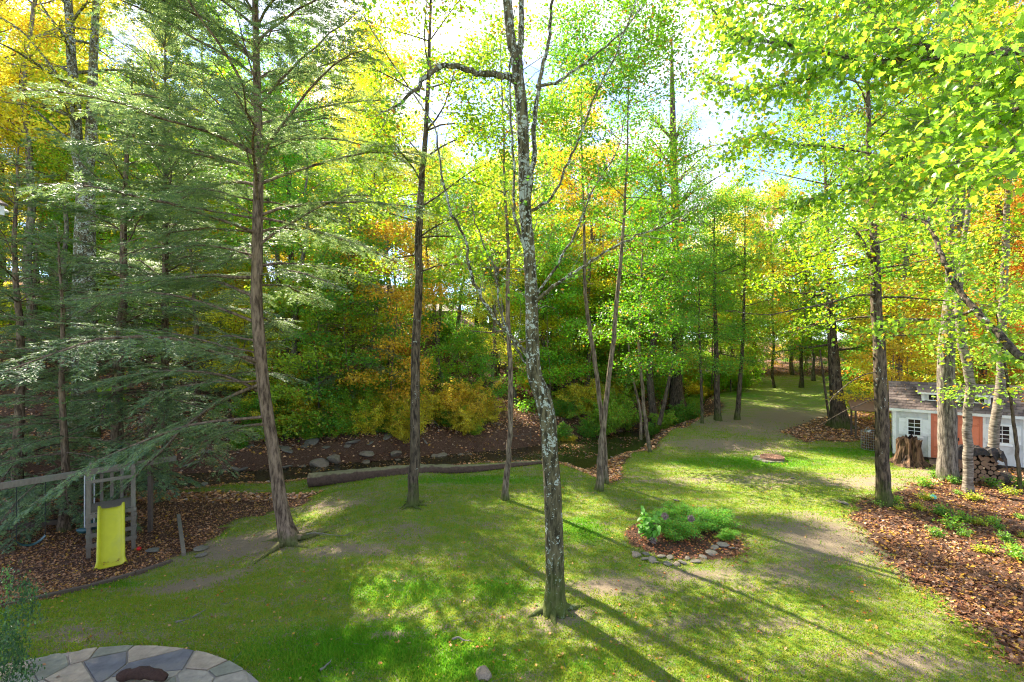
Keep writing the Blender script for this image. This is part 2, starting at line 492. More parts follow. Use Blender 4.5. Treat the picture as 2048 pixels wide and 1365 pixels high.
litc = ramp(N, L, n3, [(0.3, (0.04, 0.02, 0.012)), (0.46, (0.14, 0.07, 0.04)), (0.58, (0.27, 0.15, 0.09)), (0.70, (0.44, 0.29, 0.20))])
litd = mixrgb(N, L, math_(N, L, 'MULTIPLY', n2, .8), litc, (0.055, 0.03, 0.02))
c = mixrgb(N, L, a_l, lawn, litd)
wetf = attr(N, 'wet').outputs['Fac']
c = mixrgb(N, L, wetf, c, (0.075, 0.055, 0.035))
hgt = math_(N, L, 'ADD', math_(N, L, 'MULTIPLY', n3, 1.0), math_(N, L, 'MULTIPLY', n4, 0.5))
surface(N, L, c, 0.92, hgt, 0.07, 0.15)
M['ground'] = m
gme = g.mesh('ground', m, smooth=True)
wet = .8 * sstep(-1.6, -1.1, dd) * (1 - sstep(.9, 1.5, dd))
for nm, arr in (('litter', lit), ('dirt', dirt), ('green', green), ('mulch', play), ('wet', wet)):
    at_ = gme.attributes.new(nm, 'FLOAT', 'POINT'); at_.data.foreach_set('value', arr.astype(np.float32))
ground = link('ground', gme); ground['kind'] = 'structure'

# water of the creek
m, N, L = new_mat('creek_water')
p = surface(N, L, mixrgb(N, L, noise(N, L, .8, 3), (0.02, 0.022, 0.008), (0.045, 0.04, 0.018)), 0.07, noise(N, L, 9, 3), 0.008, 0.5)
M['water'] = m
wx = np.concatenate([np.linspace(-60, -22, 20), np.linspace(-21, 22, 120), np.linspace(23, 60, 20)])
wy = np.interp(wx, CX, CY)
g = Geo()
offs = np.linspace(-5, 4.5, 12)
V = np.array([[(x, y + o * 1.25, WATER + 0.01) for o in offs] for x, y in zip(wx, wy)]).reshape(-1, 3)
no = len(offs); ii = (np.arange(len(wx) - 1)[:, None] * no + np.arange(no - 1)[None, :]).ravel()
g.add(V, np.stack([ii, ii + no, ii + no + 1, ii + 1], 1))
water = link('creek', g.mesh('creek', m)); water['kind'] = 'structure'

# ------------------------------------------------------------------ trees
GREEN, LIME, YEL, GOLD = (0.12, 0.34, 0.04), (0.23, 0.45, 0.045), (0.52, 0.53, 0.06), (0.56, 0.46, 0.05)
ORANGE, RED, DGREEN = (0.56, 0.24, 0.05), (0.42, 0.11, 0.05), (0.07, 0.19, 0.03)

def grow(trunk, radii, z0, z1, spread, n_limb, n_twig, n_leaf, size, rng, sig=0.28, up=(8, 55), sides=8,
         rough=0.05, flare=0.5, bare=0.0, sides_t=None, az_bias=None, limb_r=0.2, flat=0.6, twig_len=1.0, density_top=1.0):
    """trunk + limbs in one wood Geo, leaf clusters round the twigs in a leaf Geo (local coordinates)"""
    W, T, Lf = Geo(), Geo(), Geo()
    trunk = np.asarray(trunk, float); radii = np.asarray(radii, float)
    W.add(*tube(trunk, radii, sides_t or sides, rough, rng, flare))
    P0, P1, R0, C, CN = [], [], [], [], []
    for i in range(n_limb):
        t = (i + rng.uniform(0, 1)) / n_limb
        z = z0 + (z1 - z0) * t
        k = int(np.argmin(np.abs(trunk[:, 2] - z))); s = trunk[k]
        az = i * 2.399 + rng.normal(0, .5)
        if az_bias is not None and rng.random() < az_bias[1]: az = az_bias[0] + rng.normal(0, .6)
        el = math.radians(up[0] + (up[1] - up[0]) * t + rng.normal(0, 9))
        Ll = spread * min(1.15, 1.55 * (t + .14) ** .5 * (1.06 - t) ** .6) * rng.uniform(.7, 1.2)
        u = np.linspace(0, 1, 6)
        a2 = az + np.cumsum(rng.normal(0, .13, 6)); e2 = el + np.cumsum(rng.normal(0, .10, 6)) - .25 * u * (t < .5)
        st = np.stack([np.cos(a2) * np.cos(e2), np.sin(a2) * np.cos(e2), np.sin(e2)], 1) * Ll / 5
        P = s + np.vstack([[0, 0, 0], np.cumsum(st[:-1], 0)])
        r = min(radii[k] * .5, radii[0] * limb_r) * (1.05 - .9 * u) * (.5 + .5 * Ll / spread)
        W.add(*tube(P, r, 5, 0, rng))
        q = np.sort(rng.uniform(.22, 1, n_twig))
        for w in q:
            f = w * 5; a = min(int(f), 4); b = P[a] + (P[a + 1] - P[a]) * (f - a)
            d = unit(P[a + 1] - P[a]); ta = math.atan2(d[1], d[0]) + rng.choice([-1, 1]) * rng.uniform(.4, 1.2)
            te = math.asin(np.clip(d[2], -1, 1)) * .6 + rng.normal(.05, .25)
            tl = (Ll * .34 * (1.15 - w) + .45) * rng.uniform(.7, 1.2) * twig_len
            td = np.array([math.cos(ta) * math.cos(te), math.sin(ta) * math.cos(te), math.sin(te)])
            mid = b + td * tl * .5; e = mid + unit(td + rng.normal(0, .25, 3)) * tl * .5
            P0 += [b, mid]; P1 += [mid, e]; R0 += [r[a] * .45, r[a] * .3]
            if rng.random() >= bare:
                n = max(3, int(n_leaf * tl / (spread * .25 + .4) * rng.uniform(.4, 1.5)))
                v = rng.uniform(.25, 1.08, n)[:, None]
                C.append(np.where(v < .5, b + (mid - b) * v * 2, mid + (e - mid) * (v - .5) * 2) + rng.standard_normal((n, 3)) * sig * np.array([1, 1, flat]))
    P0, P1, R0 = np.array(P0), np.array(P1), np.array(R0)
    T.add(*prisms(P0, P1, np.maximum(R0, .006), np.maximum(R0 * .6, .004)))
    if C:
        C = np.concatenate(C)
        Lf.add(*leaves(C, size, rng))
    return W, T, Lf

def straight(H, r, n=14, lean=0.3, rng=RNG, wig=.12):
    z = np.linspace(0, H, n)
    x = np.cumsum(rng.normal(0, wig, n)) ; y = np.cumsum(rng.normal(0, wig, n))
    x -= x[0]; y -= y[0]
    P = np.stack([x + lean * z / H * rng.normal(), y + lean * z / H * rng.normal(), z], 1)
    return P, r * (1 - .86 * (z / H) ** 1.1)

def tree_object(name, label, cat, loc, W, T, Lf, bark, leafcol, group=None, leafmat=None, rz=0):
    t = thing(name, label, cat, loc, rz, group)
    link('trunk', W.mesh('trunk', bark, True), t)
    link('twigs', T.mesh('twigs', M['twig'], False), t)
    if Lf.n: link('crown', Lf.mesh('crown', leafmat or M['leaf'], False), t, color=leafcol)
    return t

def px_trunk(px, n=26, top=None, wig=0.0, base=None, rng=RNG):
    """px: rows (px, py, Y, width px); base on the ground. Returns base point, local path, radii"""
    b = G(px[0][0], px[0][1]) if base is None else np.array(base)
    dy = b[1] - px[0][2]
    P = [b]; R = [px[0][3] * .45 / F_PX * b[1]]
    for x, y, Y, w in px[1:]:
        P.append(at(x, y, Y + dy)); R.append(w * .45 / F_PX * (Y + dy))
    if top:
        d = unit(P[-1] - P[-2]); e = P[-1] + d * top; e[:2] = P[-1][:2] + d[:2] * top * .5
        P.append(e); R.append(R[-1] * .25)
    P = np.array(P) - b
    S = smooth_path(P, n)
    seg = np.concatenate([[0], np.cumsum(np.linalg.norm(np.diff(P, axis=0), axis=1))])
    R2 = np.interp(np.linspace(0, len(P) - 1, n), np.arange(len(P)), R)
    S[:, 0] += rng.normal(0, wig, n); S[:, 1] += rng.normal(0, wig, n); S[0] = 0
    return b, S, R2

# --- the big lichened tree in the middle
ra = np.random.default_rng(11)
base, S, R = px_trunk([(1110, 1222, 8.9, 44), (1110, 1150, 8.9, 41), (1106, 1000, 8.9, 39), (1099, 900, 8.9, 36), (1096, 845, 8.9, 36), (1084, 790, 8.9, 38),
                       (1069, 752, 8.9, 33), (1065, 700, 8.9, 30), (1063, 600, 8.9, 28), (1058, 500, 8.9, 26), (1050, 420, 8.9, 27), (1047, 300, 8.9, 25), (1043, 210, 8.9, 26), (1030, 110, 8.9, 22), (1014, 0, 8.9, 20)], 90, top=7.0)
S[0, 2] = -0.15
tA = thing('lichened_tree', 'tall crooked trunk covered in pale lichen, nearest tree in the middle of the lawn', 'tree', base)
W = Geo(); W.add(*tube(S, R, 26, 0.028, ra, flare=0.75))
link('trunk', W.mesh('trunk', M['bark_lichen'], True), tA)
limbsA = [
    [(1040, 165, 8.9, 15), (1000, 150, 8.8, 13), (955, 147, 8.7, 12), (915, 133, 8.6, 11), (880, 133, 8.5, 10), (852, 155, 8.4, 9), (825, 185, 8.3, 7), (795, 212, 8.2, 5), (765, 225, 8.2, 2.5)],
    [(1062, 440, 8.9, 11), (1066, 330, 8.8, 10), (1070, 240, 8.8, 9), (1078, 170, 8.8, 8), (1095, 90, 8.7, 7), (1105, 0, 8.7, 6), (1120, -120, 8.6, 3)],
    [(1072, 175, 8.8, 7), (1110, 168, 8.8, 6), (1150, 140, 8.8, 5), (1200, 105, 8.9, 4), (1250, 60, 9.0, 3), (1288, 10, 9.0, 1.5)],
    [(1080, 605, 8.9, 9), (1110, 570, 8.8, 7), (1150, 545, 8.6, 6), (1200, 512, 8.4, 5), (1260, 478, 8.2, 4), (1330, 450, 8.0, 3), (1400, 410, 7.9, 1.5)],
    [(1066, 730, 8.9, 9), (1010, 660, 8.7, 7), (965, 600, 8.6, 7), (940, 540, 8.5, 6), (930, 480, 8.5, 5), (900, 420, 8.4, 5), (880, 330, 8.3, 4), (862, 245, 8.2, 3), (800, 150, 8.0, 2.5), (725, 30, 7.8, 1.5)],
    [(1057, 520, 8.9, 8), (1030, 440, 8.8, 6), (1028, 380, 8.8, 5), (1024, 250, 8.8, 4), (1020, 150, 8.8, 3), (1030, 20, 8.8, 2)],
    [(1068, 430, 8.9, 8), (1100, 400, 8.8, 6), (1130, 340, 8.7, 5), (1160, 270, 8.6, 4.5), (1190, 190, 8.5, 4), (1230, 110, 8.5, 3), (1275, 0, 8.4, 2)],
    [(1037, 150, 8.9, 14), (1042, 60, 9.0, 12), (1046, -60, 9.2, 9), (1060, -250, 9.5, 6)],
    [(1066, 745, 8.9, 6), (1035, 700, 9.2, 5), (1000, 620, 9.4, 4), (990, 540, 9.5, 3), (960, 470, 9.6, 2.5), (940, 400, 9.6, 1.5)],
    [(1088, 600, 8.9, 6), (1120, 520, 9.1, 5), (1160, 450, 9.2, 4), (1185, 380, 9.3, 3), (1235, 300, 9.4, 2), (1250, 230, 9.4, 1.5)],
]
TW = Geo(); LfA = Geo(); tp0, tp1, tr = [], [], []; lc = []
for lb in limbsA:
    P = np.array([at(x, y, Y) for x, y, Y, w in lb]) - base
    P[0] = S[int(np.argmin(np.abs(S[:, 2] - P[0][2])))] if lb[0][0] not in (1072,) else P[0]
    Q = smooth_path(P, len(lb) * 4); rr = np.interp(np.linspace(0, 1, len(Q)), np.linspace(0, 1, len(lb)), [w / 2 / F_PX * Y for _, _, Y, w in lb])
    Q += ra.normal(0, .012, Q.shape); Q[0] = P[0]
    W = Geo(); W.add(*tube(Q, np.maximum(rr, .007), 8, .04, ra))
    link('limb', W.mesh('limb', M['bark_lichen'], True), tA)
    for k in range(4, len(Q) - 1):
        for _ in range(2):
            if ra.random() < .75:
                d = unit(Q[k + 1] - Q[k]) * .7 + ra.normal(0, .6, 3); d = unit(d); l = ra.uniform(.25, 1.0)
                m1 = Q[k] + d * l * .5; e1 = m1 + unit(d + ra.normal(0, .3, 3) + [0, 0, .15]) * l * .5
                tp0 += [Q[k], m1]; tp1 += [m1, e1]; tr += [.006, .004]
                if ra.random() < .3: lc.append(e1 + ra.normal(0, .07, (5, 3)))
for k in range(45, 88):      # bare twigs and the crown above the picture
    d = unit(ra.normal(0, 1, 3) + [0, 0, .5]); l = ra.uniform(.5, 1.6)
    m1 = S[k] + d * l * .5; e1 = m1 + unit(d + ra.normal(0, .3, 3)) * l * .5
    tp0 += [S[k], m1]; tp1 += [m1, e1]; tr += [.010, .006]
    if S[k][2] > 11: lc.append(e1 + ra.normal(0, .3, (60, 3)))
tr = np.array(tr)
TW.add(*prisms(np.array(tp0), np.array(tp1), tr, tr * .6)); link('twigs', TW.mesh('twigs', M['twig_pale']), tA)
LfA.add(*leaves(np.concatenate(lc), .085, ra)); link('crown', LfA.mesh('crown', M['leaf']), tA, color=GREEN)

# --- other trees that stand on the lawn, each traced from its foot upwards
def lawn_tree(name, label, cat, px, top, bark, col, crown, seed, n=30, base=None, extra=None):
    rg = np.random.default_rng(seed)
    b, S, R = px_trunk(px, n, top=top, wig=.012, base=base, rng=rg)
    S[0, 2] = -0.1
    k = dict(n_limb=22, n_twig=9, n_leaf=70, size=.11, sig=.32, up=(5, 50), flare=.35, sides_t=14, rough=.03); k.update(crown)
    W, T, Lf = grow(S, R, rng=rg, **{**k, 'n_leaf': int(k['n_leaf'] * 1.8)})
    if extra:
        for e in extra:
            P = np.array([at(x, y, Y) for x, y, Y, w in e]) - b
            W.add(*tube(smooth_path(P, len(e) * 4), np.interp(np.linspace(0, 1, len(e) * 4), np.linspace(0, 1, len(e)), [w / 2 / F_PX * Y for _, _, Y, w in e]), 8, .03, rg))
    return tree_object(name, label, cat, b, W, T, Lf, bark, col), b

tB, bB = lawn_tree('tulip_tree', 'straight dark trunk left of the lichened tree, in front of the mossy log', 'tree',
    [(824, 1012, 14.5, 24), (830, 900, 14.5, 22), (832, 700, 14.5, 19), (838, 550, 14.5, 17), (838, 430, 14.5, 16), (845, 340, 14.5, 13), (853, 240, 14.5, 10), (858, 120, 14.5, 8)], 4, M['bark_dark'], (0.17, 0.33, 0.015),
    dict(z0=6.8, z1=17, spread=3.4, n_limb=24, n_leaf=48), 21)
lawn_tree('young_tree', 'slim straight reddish trunk with no low leaves, just left of the lichened tree', 'tree',
    [(1010, 1000, 15.3, 15), (1018, 900, 15.3, 12), (1021, 780, 15.3, 11), (1016, 650, 15.3, 10), (1017, 500, 15.3, 8), (1010, 380, 15.3, 6)], 5, M['bark'], LIME,
    dict(z0=7.5, z1=14.5, spread=2.3, n_limb=16, n_leaf=42), 22, extra=[[(1018, 690, 15.3, 4), (1045, 684, 15, 3), (1075, 672, 14.8, 1.5)], [(1020, 655, 15.3, 4), (985, 665, 15.6, 3), (940, 662, 15.8, 1.5)]])
lawn_tree('young_maple', 'left stem of the slim pair just right of the lichened tree, base nearer', 'tree',
    [(1199, 982, 16.2, 16), (1203, 900, 16.2, 14), (1212, 800, 16.2, 11), (1226, 690, 16.2, 10), (1234, 600, 16.2, 9), (1245, 480, 16.2, 7), (1252, 360, 16.2, 5)], 5, M['bark'], (0.11, 0.30, 0.015),
    dict(z0=8.2, z1=17, spread=3.1, n_limb=22, n_leaf=66, size=.10), 23)
lawn_tree('young_maple', 'right stem of the slim pair just right of the lichened tree, crossing behind its neighbour', 'tree',
    [(1212, 968, 16.8, 13), (1208, 880, 16.8, 11), (1198, 790, 16.8, 10), (1186, 700, 16.8, 9), (1172, 600, 16.8, 8), (1168, 480, 16.8, 6)], 6, M['bark'], GREEN,
    dict(z0=9, z1=18, spread=2.8, n_limb=20, n_leaf=60, size=.10), 24)
tF, bF = lawn_tree('dark_maple', 'dark trunk at the edge of the leaf litter left of the shed, forking high up', 'tree',
    [(1769, 1010, 14.8, 29), (1765, 900, 14.8, 26), (1760, 750, 14.8, 25), (1752, 600, 14.8, 21), (1750, 500, 14.8, 18), (1742, 400, 14.8, 14), (1738, 300, 14.8, 10), (1735, 150, 14.8, 8)], 4, M['bark_dark'], (0.19, 0.36, 0.015),
    dict(z0=5.2, z1=17, spread=4.2, n_limb=34, n_leaf=58, up=(-5, 50)), 25,
    extra=[[(1751, 530, 14.8, 12), (1728, 490, 14.6, 9), (1712, 465, 14.4, 7), (1690, 440, 14.2, 3)], [(1758, 598, 14.8, 5), (1738, 590, 14.6, 4.5), (1700, 594, 14.3, 4), (1660, 606, 14, 3.5), (1600, 618, 13.7, 3), (1560, 626, 13.6, 2.5), (1530, 630, 13.5, 2), (1450, 622, 13.3, 1.2)],
           [(1760, 796, 14.8, 2.6), (1738, 802, 14.6, 2.2), (1715, 812, 14.4, 2), (1690, 822, 14.2, 1.5), (1640, 850, 13.8, .8)], [(1762, 745, 14.8, 2.6), (1735, 748, 14.6, 2.2), (1705, 762, 14.4, 2), (1670, 790, 14, 1.5), (1655, 812, 13.8, .8)]])
tG, bG = lawn_tree('grey_oak', 'thick ridged grey trunk in front of the shed door', 'tree',
    [(1897, 962, 17.2, 34), (1893, 850, 17.2, 34), (1893, 700, 17.2, 30), (1903, 600, 17.2, 29), (1916, 500, 17.2, 27), (1918, 400, 17.2, 25), (1916, 200, 17.2, 22), (1918, 0, 17.2, 18)], 6, M['bark_grey'], YEL,
    dict(z0=12, z1=22, spread=4.5, n_limb=20, n_leaf=60), 26, extra=[[(1893, 700, 17.2, 18), (1899, 600, 17, 15), (1901, 500, 16.9, 14), (1899, 400, 16.9, 13), (1893, 250, 16.9, 10), (1885, 100, 16.9, 7), (1870, -100, 16.9, 4)]])
lawn_tree('pale_birch', 'pale mottled trunk with a bend, standing between the oak and the log stack', 'tree',
    [(1936, 985, 16.2, 17), (1936, 900, 16.2, 18), (1934, 840, 16.2, 16), (1941, 770, 16.2, 17), (1928, 700, 16.2, 17), (1918, 620, 16.2, 14), (1926, 500, 16.2, 11), (1940, 380, 16.2, 8)], 5, M['bark_pale'], (.17, .34, .02),
    dict(z0=8.5, z1=15, spread=2.8, n_limb=18, n_leaf=55), 27)
lawn_tree('leaning_birch', 'pale trunk leaning right behind the log stack at the shed window', 'tree',
    [(1972, 950, 18.6, 20), (1985, 905, 18.6, 19), (1990, 850, 18.6, 18), (2000, 770, 18.6, 17), (2004, 650, 18.6, 15), (2010, 500, 18.6, 13), (2015, 400, 18.6, 10), (2026, 200, 18.6, 7)], 5, M['bark_pale'], YEL,
    dict(z0=9, z1=18, spread=3, n_limb=18, n_leaf=50), 28)
lawn_tree('sapling', 'thin dark sapling at the right edge of the litter beside the shed', 'tree',
    [(2040, 985, 16.0, 8), (2034, 900, 16, 7), (2022, 800, 16, 6), (2008, 720, 16, 4), (1996, 650, 16, 3)], 1.5, M['bark_dark'], LIME,
    dict(z0=3, z1=7.5, spread=2.2, n_limb=16, n_twig=6, n_leaf=34, flare=.1, up=(10, 30)), 29)
lawn_tree('great_oak', 'massive dark trunk on an earth mound at the far edge of the lawn', 'tree',
    [(1356, 838, 31, 34), (1352, 780, 31, 28), (1354, 700, 31, 25), (1358, 600, 31, 23), (1350, 400, 31, 18), (1345, 200, 31, 12)], 5, M['bark_dark'], (.16, .33, .015),
    dict(z0=7.5, z1=23, spread=6.5, n_limb=36, n_leaf=70, size=.12, flare=1.2), 30)
lawn_tree('gnarled_tree', 'gnarled dark double-stemmed tree left of the massive oak on its mound', 'tree',
    [(1313, 862, 29, 22), (1303, 800, 29, 16), (1300, 720, 29, 13), (1318, 640, 29, 12), (1328, 560, 29, 10), (1322, 400, 29, 7)], 4, M['bark_dark'], GREEN,
    dict(z0=6.5, z1=17, spread=4.2, n_limb=30, n_leaf=66, size=.11, up=(0, 45)), 31, extra=[[(1318, 850, 29, 9), (1330, 800, 29, 8), (1342, 740, 29, 6), (1350, 690, 29, 4)]])
lawn_tree('young_tree', 'leafy young tree with two thin stems on the creek-side leaf strip', 'tree',
    [(1300, 905, 24, 9), (1292, 850, 24, 8), (1285, 780, 24, 7), (1278, 690, 24, 6), (1282, 600, 24, 5)], 4, M['bark'], (.10, .30, .015),
    dict(z0=3.6, z1=11.5, spread=2.3, n_limb=26, n_leaf=44, size=.11, up=(0, 35)), 32, extra=[[(1282, 880, 24, 6), (1280, 820, 24, 5), (1262, 740, 24, 4), (1255, 660, 24, 3)]])
lawn_tree('slim_tree', 'slim trunk with green suckers, middle of the three at the far left of the path', 'tree',
    [(1436, 841, 31.5, 15), (1433, 760, 31.5, 12), (1432, 680, 31.5, 10), (1430, 600, 31.5, 8)], 6, M['bark_dark'], GREEN,
    dict(z0=4, z1=14, spread=3.2, n_limb=26, n_leaf=52, size=.12, up=(0, 40)), 33)
lawn_tree('slim_tree', 'slim leaning trunk nearest the path, right of the green-suckered one', 'tree',
    [(1474, 840, 31.6, 12), (1480, 760, 31.6, 9), (1486, 680, 31.6, 7), (1488, 600, 31.6, 6)], 6, M['bark_dark'], LIME,
    dict(z0=5, z1=15, spread=3.2, n_limb=24, n_leaf=52, size=.12, up=(0, 40)), 34)
lawn_tree('slim_tree', 'thin trunk between the massive oak and the green-suckered trunk', 'tree',
    [(1404, 847, 30.5, 7), (1403, 780, 30.5, 6), (1400, 700, 30.5, 5)], 5, M['bark_dark'], GREEN,
    dict(z0=3, z1=11, spread=2.5, n_limb=24, n_leaf=44, size=.11, up=(0, 40)), 35)
lawn_tree('mossy_tree', 'stout mossy trunk in a patch of fallen leaves at the right of the path', 'tree',
    [(1680, 855, 28, 34), (1674, 800, 28, 26), (1668, 730, 28, 22), (1663, 650, 28, 17), (1655, 500, 28, 12)], 8, M['bark_dark'], (.12, .30, .015),
    dict(z0=4.5, z1=19, spread=5.0, n_limb=40, n_leaf=70, size=.12, up=(-5, 45), flare=.8), 36, extra=[[(1660, 852, 28, 5), (1650, 780, 28, 4), (1640, 700, 28, 3)]])
lawn_tree('twin_poplar', 'tall pair of grey trunks joined low, behind the hemlock on the left', 'tree',
    [(168, 700, 19, 44), (168, 560, 19, 40), (172, 440, 19, 36), (168, 350, 19, 32), (156, 300, 19, 22), (150, 200, 19, 19), (142, 90, 19, 17), (134, -60, 19, 14)], 8, M['bark_lichen'], (.30, .36, .02),
    dict(z0=13, z1=24, spread=4.2, n_limb=24, n_leaf=42, size=.11), 37, base=[(168 - 1024) / F_PX * 22.5, 22.5, hz((168 - 1024) / F_PX * 22.5, 22.5)],
    extra=[[(172, 350, 22.5, 22), (182, 290, 22.5, 20), (184, 200, 22.5, 17), (190, 60, 22.5, 13), (200, -120, 22.5, 8)], [(152, 290, 22.5, 6), (120, 265, 22.4, 5), (60, 215, 22.2, 4), (-20, 190, 22, 3)], [(148, 200, 22.5, 6), (100, 130, 22.2, 5), (40, 60, 22, 3), (-30, 20, 22, 2)]])

def roots(t, b, r, n, reach, mat, seed):
    rg = np.random.default_rng(seed)
    for k in range(n):
        a = k * 2 * PI / n + rg.uniform(-.4, .4); l = reach * rg.uniform(.5, 1.1); P = []
        for q in np.linspace(0, 1, 8):
            x, y = b[0] + math.cos(a + .3 * q) * (r * .5 + l * q), b[1] + math.sin(a + .3 * q) * (r * .5 + l * q)
            P.append([x - b[0], y - b[1], hz(x, y) - b[2] + r * .55 * (1 - q) ** 2 - .02 * q])
        g = Geo(); g.add(*tube(P, np.linspace(r * .45, r * .08, 8), 7, .06, rg)); link('root', g.mesh('root', mat, True), t)
roots(tA, base, .19, 7, .55, M['bark_lichen'], 1)
roots(tB, bB, .16, 6, .7, M['bark_dark'], 2)
roots(tF, bF, .19, 5, .5, M['bark_dark'], 3)
roots(tG, bG, .27, 6, .5, M['bark_grey'], 4)

# --- hemlocks: long drooping boughs set with feathery sprays
def hemlock(S, R, z0, z1, reach, n_b, rng, step=.03, blades=4, az_bias=None, bl=.06, up_top=50, sub_n=22):
    W, T, Lf = Geo(), Geo(), Geo()
    W.add(*tube(S, R, 18, .04, rng, flare=.7))
    QP, QD, QL = [], [], []; s0, s1, sr = [], [], []
    for i in range(n_b):
        t = (i + rng.random()) / n_b; z = z0 + (z1 - z0) * t
        k = int(np.argmin(np.abs(S[:, 2] - z))); s = S[k]
        az = i * 2.399 + rng.normal(0, .4)
        if az_bias is not None and rng.random() < az_bias[1]: az = az_bias[0] + rng.normal(0, .7)
        if reach > 5 and ((z < 4.3 and (math.cos(az) > .1 or math.sin(az) < -.35)) or (z < 6.4 and math.cos(az) > .1) or (z < 7.5 and math.sin(az) < -.35 and rng.random() < .85)): continue
        if reach > 5 and z < 4.4: az = math.radians(178) + rng.normal(0, .35)
        Lb = reach * (1 - t) ** .55 * rng.uniform(.3, 1.15) + .5
        rise = math.radians((4 if z > 4.4 else -9) + up_top * t ** .9 + rng.normal(0, 11)); u = np.linspace(0, 1, 9)
        h = np.array([math.cos(az), math.sin(az), 0]); side = np.array([-h[1], h[0], 0])
        P = s + np.outer(u * Lb * math.cos(rise), h) + np.outer(np.cumsum(rng.normal(0, .03, 9)) * Lb * .35, side)
        P[:, 2] += u * Lb * math.sin(rise) - (.20 * (1 - t) + .08) * Lb * u ** 2.4 + np.cumsum(rng.normal(0, .02, 9)) * Lb * .5
        W.add(*tube(P, np.maximum(.009 + .0075 * Lb * (1 - u) ** .8, .004), 5, 0, rng))
        K = max(8, int(sub_n * Lb / reach) + 5)
        for w in np.linspace(.13, 1.0, K) + rng.normal(0, .01, K):
            w = min(max(w, .05), .999)
            f = w * 8; a = int(f); b = P[a] + (P[a + 1] - P[a]) * (f - a); d = unit(P[a + 1] - P[a])
            for sd_ in (-1, 1):
                if rng.random() < .12: continue
                l = (Lb * .30 * (1.02 - w) ** .6 * (.35 + 1.0 * min(w * 2.2, 1)) + .12) * rng.uniform(.55, 1.15)
                if w < .3 and rng.random() < .5: l *= .6
                dr = unit(d * .75 + side * sd_ * rng.uniform(.5, .95) + np.array([0, 0, rng.normal(-.10, .13)]))
                m1 = b + dr * l * .55; e = m1 + unit(dr + [0, 0, -.22]) * l * .45
                s0 += [b, m1]; s1 += [m1, e]; sr += [.0055, .003]
                n = max(3, int(l / step)); q = rng.uniform(.12, 1, n)[:, None]
                pos = np.where(q < .55, b + (m1 - b) * q / .55, m1 + (e - m1) * (q - .55) / .45)
                sgn = rng.choice([-1, 1], n)[:, None]; sv = unit(np.cross(dr, [0, 0, 1.0]))
                qd = unit(dr * .8 + sv * sgn * rng.uniform(.4, .9, (n, 1)) + rng.normal(0, .15, (n, 3)) + [0, 0, -.10])
                QP.append(pos); QD.append(qd); QL.append((.09 + .09 * rng.random(n)) * (1.25 - q[:, 0] * .5))
    QP, QD, QL = np.concatenate(QP), np.concatenate(QD), np.concatenate(QL)
    n = len(QP); up = np.array([0, 0, 1.0]); sv = unit(np.cross(QD, up)); nz = np.cross(sv, QD)
    vv = rng.random(n)
    for j in range(blades):
        f = (j + .5) / blades; sg = 1 if j % 2 else -1
        p0 = QP + QD * (QL * f)[:, None]
        bd = unit(QD * .9 + sv * sg * .75 + nz * rng.normal(0, .18, (n, 1)))
        if j == blades - 1: bd = QD
        wd = unit(np.cross(bd, nz + rng.normal(0, .3, (n, 3)))) * bl * .22
        tip = p0 + bd * (bl * rng.uniform(.7, 1.3, n))[:, None]
        V = np.stack([p0 - wd, p0 + wd, tip], 1).reshape(-1, 3)
        Lf.add(V, np.arange(3 * n).reshape(-1, 3), vv)
    T.add(*prisms(np.array(s0), np.array(s1), np.array(sr), np.array(sr) * .55))
    return W, T, Lf

def hemlock_thing(label, loc, W, T, Lf, group=None):
    t = thing('hemlock', label, 'conifer', loc, 0, group)
    link('trunk', W.mesh('trunk', M['bark_hemlock'], True), t); link('twigs', T.mesh('twigs', M['twig_pale']), t)
    link('needles', Lf.mesh('needles', M['hemlock']), t)
    return t

rh = np.random.default_rng(5)
b, S, R = px_trunk([(580, 1088, 12.8, 34), (562, 1010, 12.8, 29), (547, 900, 12.8, 25), (530, 800, 12.8, 25), (520, 700, 12.8, 25), (514, 600, 12.8, 24), (515, 480, 12.8, 22), (517, 300, 12.8, 19), (513, 120, 12.8, 15), (510, -60, 12.8, 12)], 60, top=7)
S[0, 2] = -.1
HW, HT, HL = hemlock(S, R, 3.0, S[-1, 2] - .3, 5.2, 165, rh, az_bias=(math.radians(180), .35))
hem1 = hemlock_thing('tall curving hemlock with feathery dark green boughs over the playground', b, HW, HT, HL)
roots(hem1, b, .22, 7, 1.1, M['bark_hemlock'], 5)
print('hemlock tris', HL.ntri(), HT.ntri(), HW.ntri())
rh2 = np.random.default_rng(6)
P, r = straight(15, .20, 20, .3, rh2, .04)
HW, HT, HL = hemlock(P, r, 1.2, 14.8, 3.6, 74, rh2, step=.055, blades=3, bl=.10, up_top=35, sub_n=18)
print('hemlock2 tris', HL.ntri())
def gpos(px, Y): x = (px - 1024) / F_PX * Y; return (x, Y, hz(x, Y) - .05)
hem2 = hemlock_thing('dense middle-sized hemlock behind the swing beam, left of the curving one', gpos(235, 16.5), HW, HT, HL)
for (px, Y, s, rz, lb) in ((40, 15.5, .8, 1.0, 'low bushy hemlock at the left edge behind the belt swing'), (395, 26, .8, 2.0, 'hemlock across the creek between the poplars and the curving hemlock'),
                           (705, 27, .85, 3.0, 'hemlock across the creek left of the dark straight lawn trunk'),
                           (130, 14.4, .6, 3.5, 'small hemlock right behind the swing beam near the belt swing'), (60, 26, .6, 5.0, 'pale sunlit young hemlock at the left edge across the creek'), (-60, 19, .8, .4, 'hemlock cut by the left edge beyond the swings')):
    tree_copy(hem2, gpos(px, Y), rz, s, label=lb)
tree_copy(hem1, gpos(330, 18.5), 2.2, .85, label='tall hemlock between the poplar pair and the curving hemlock')

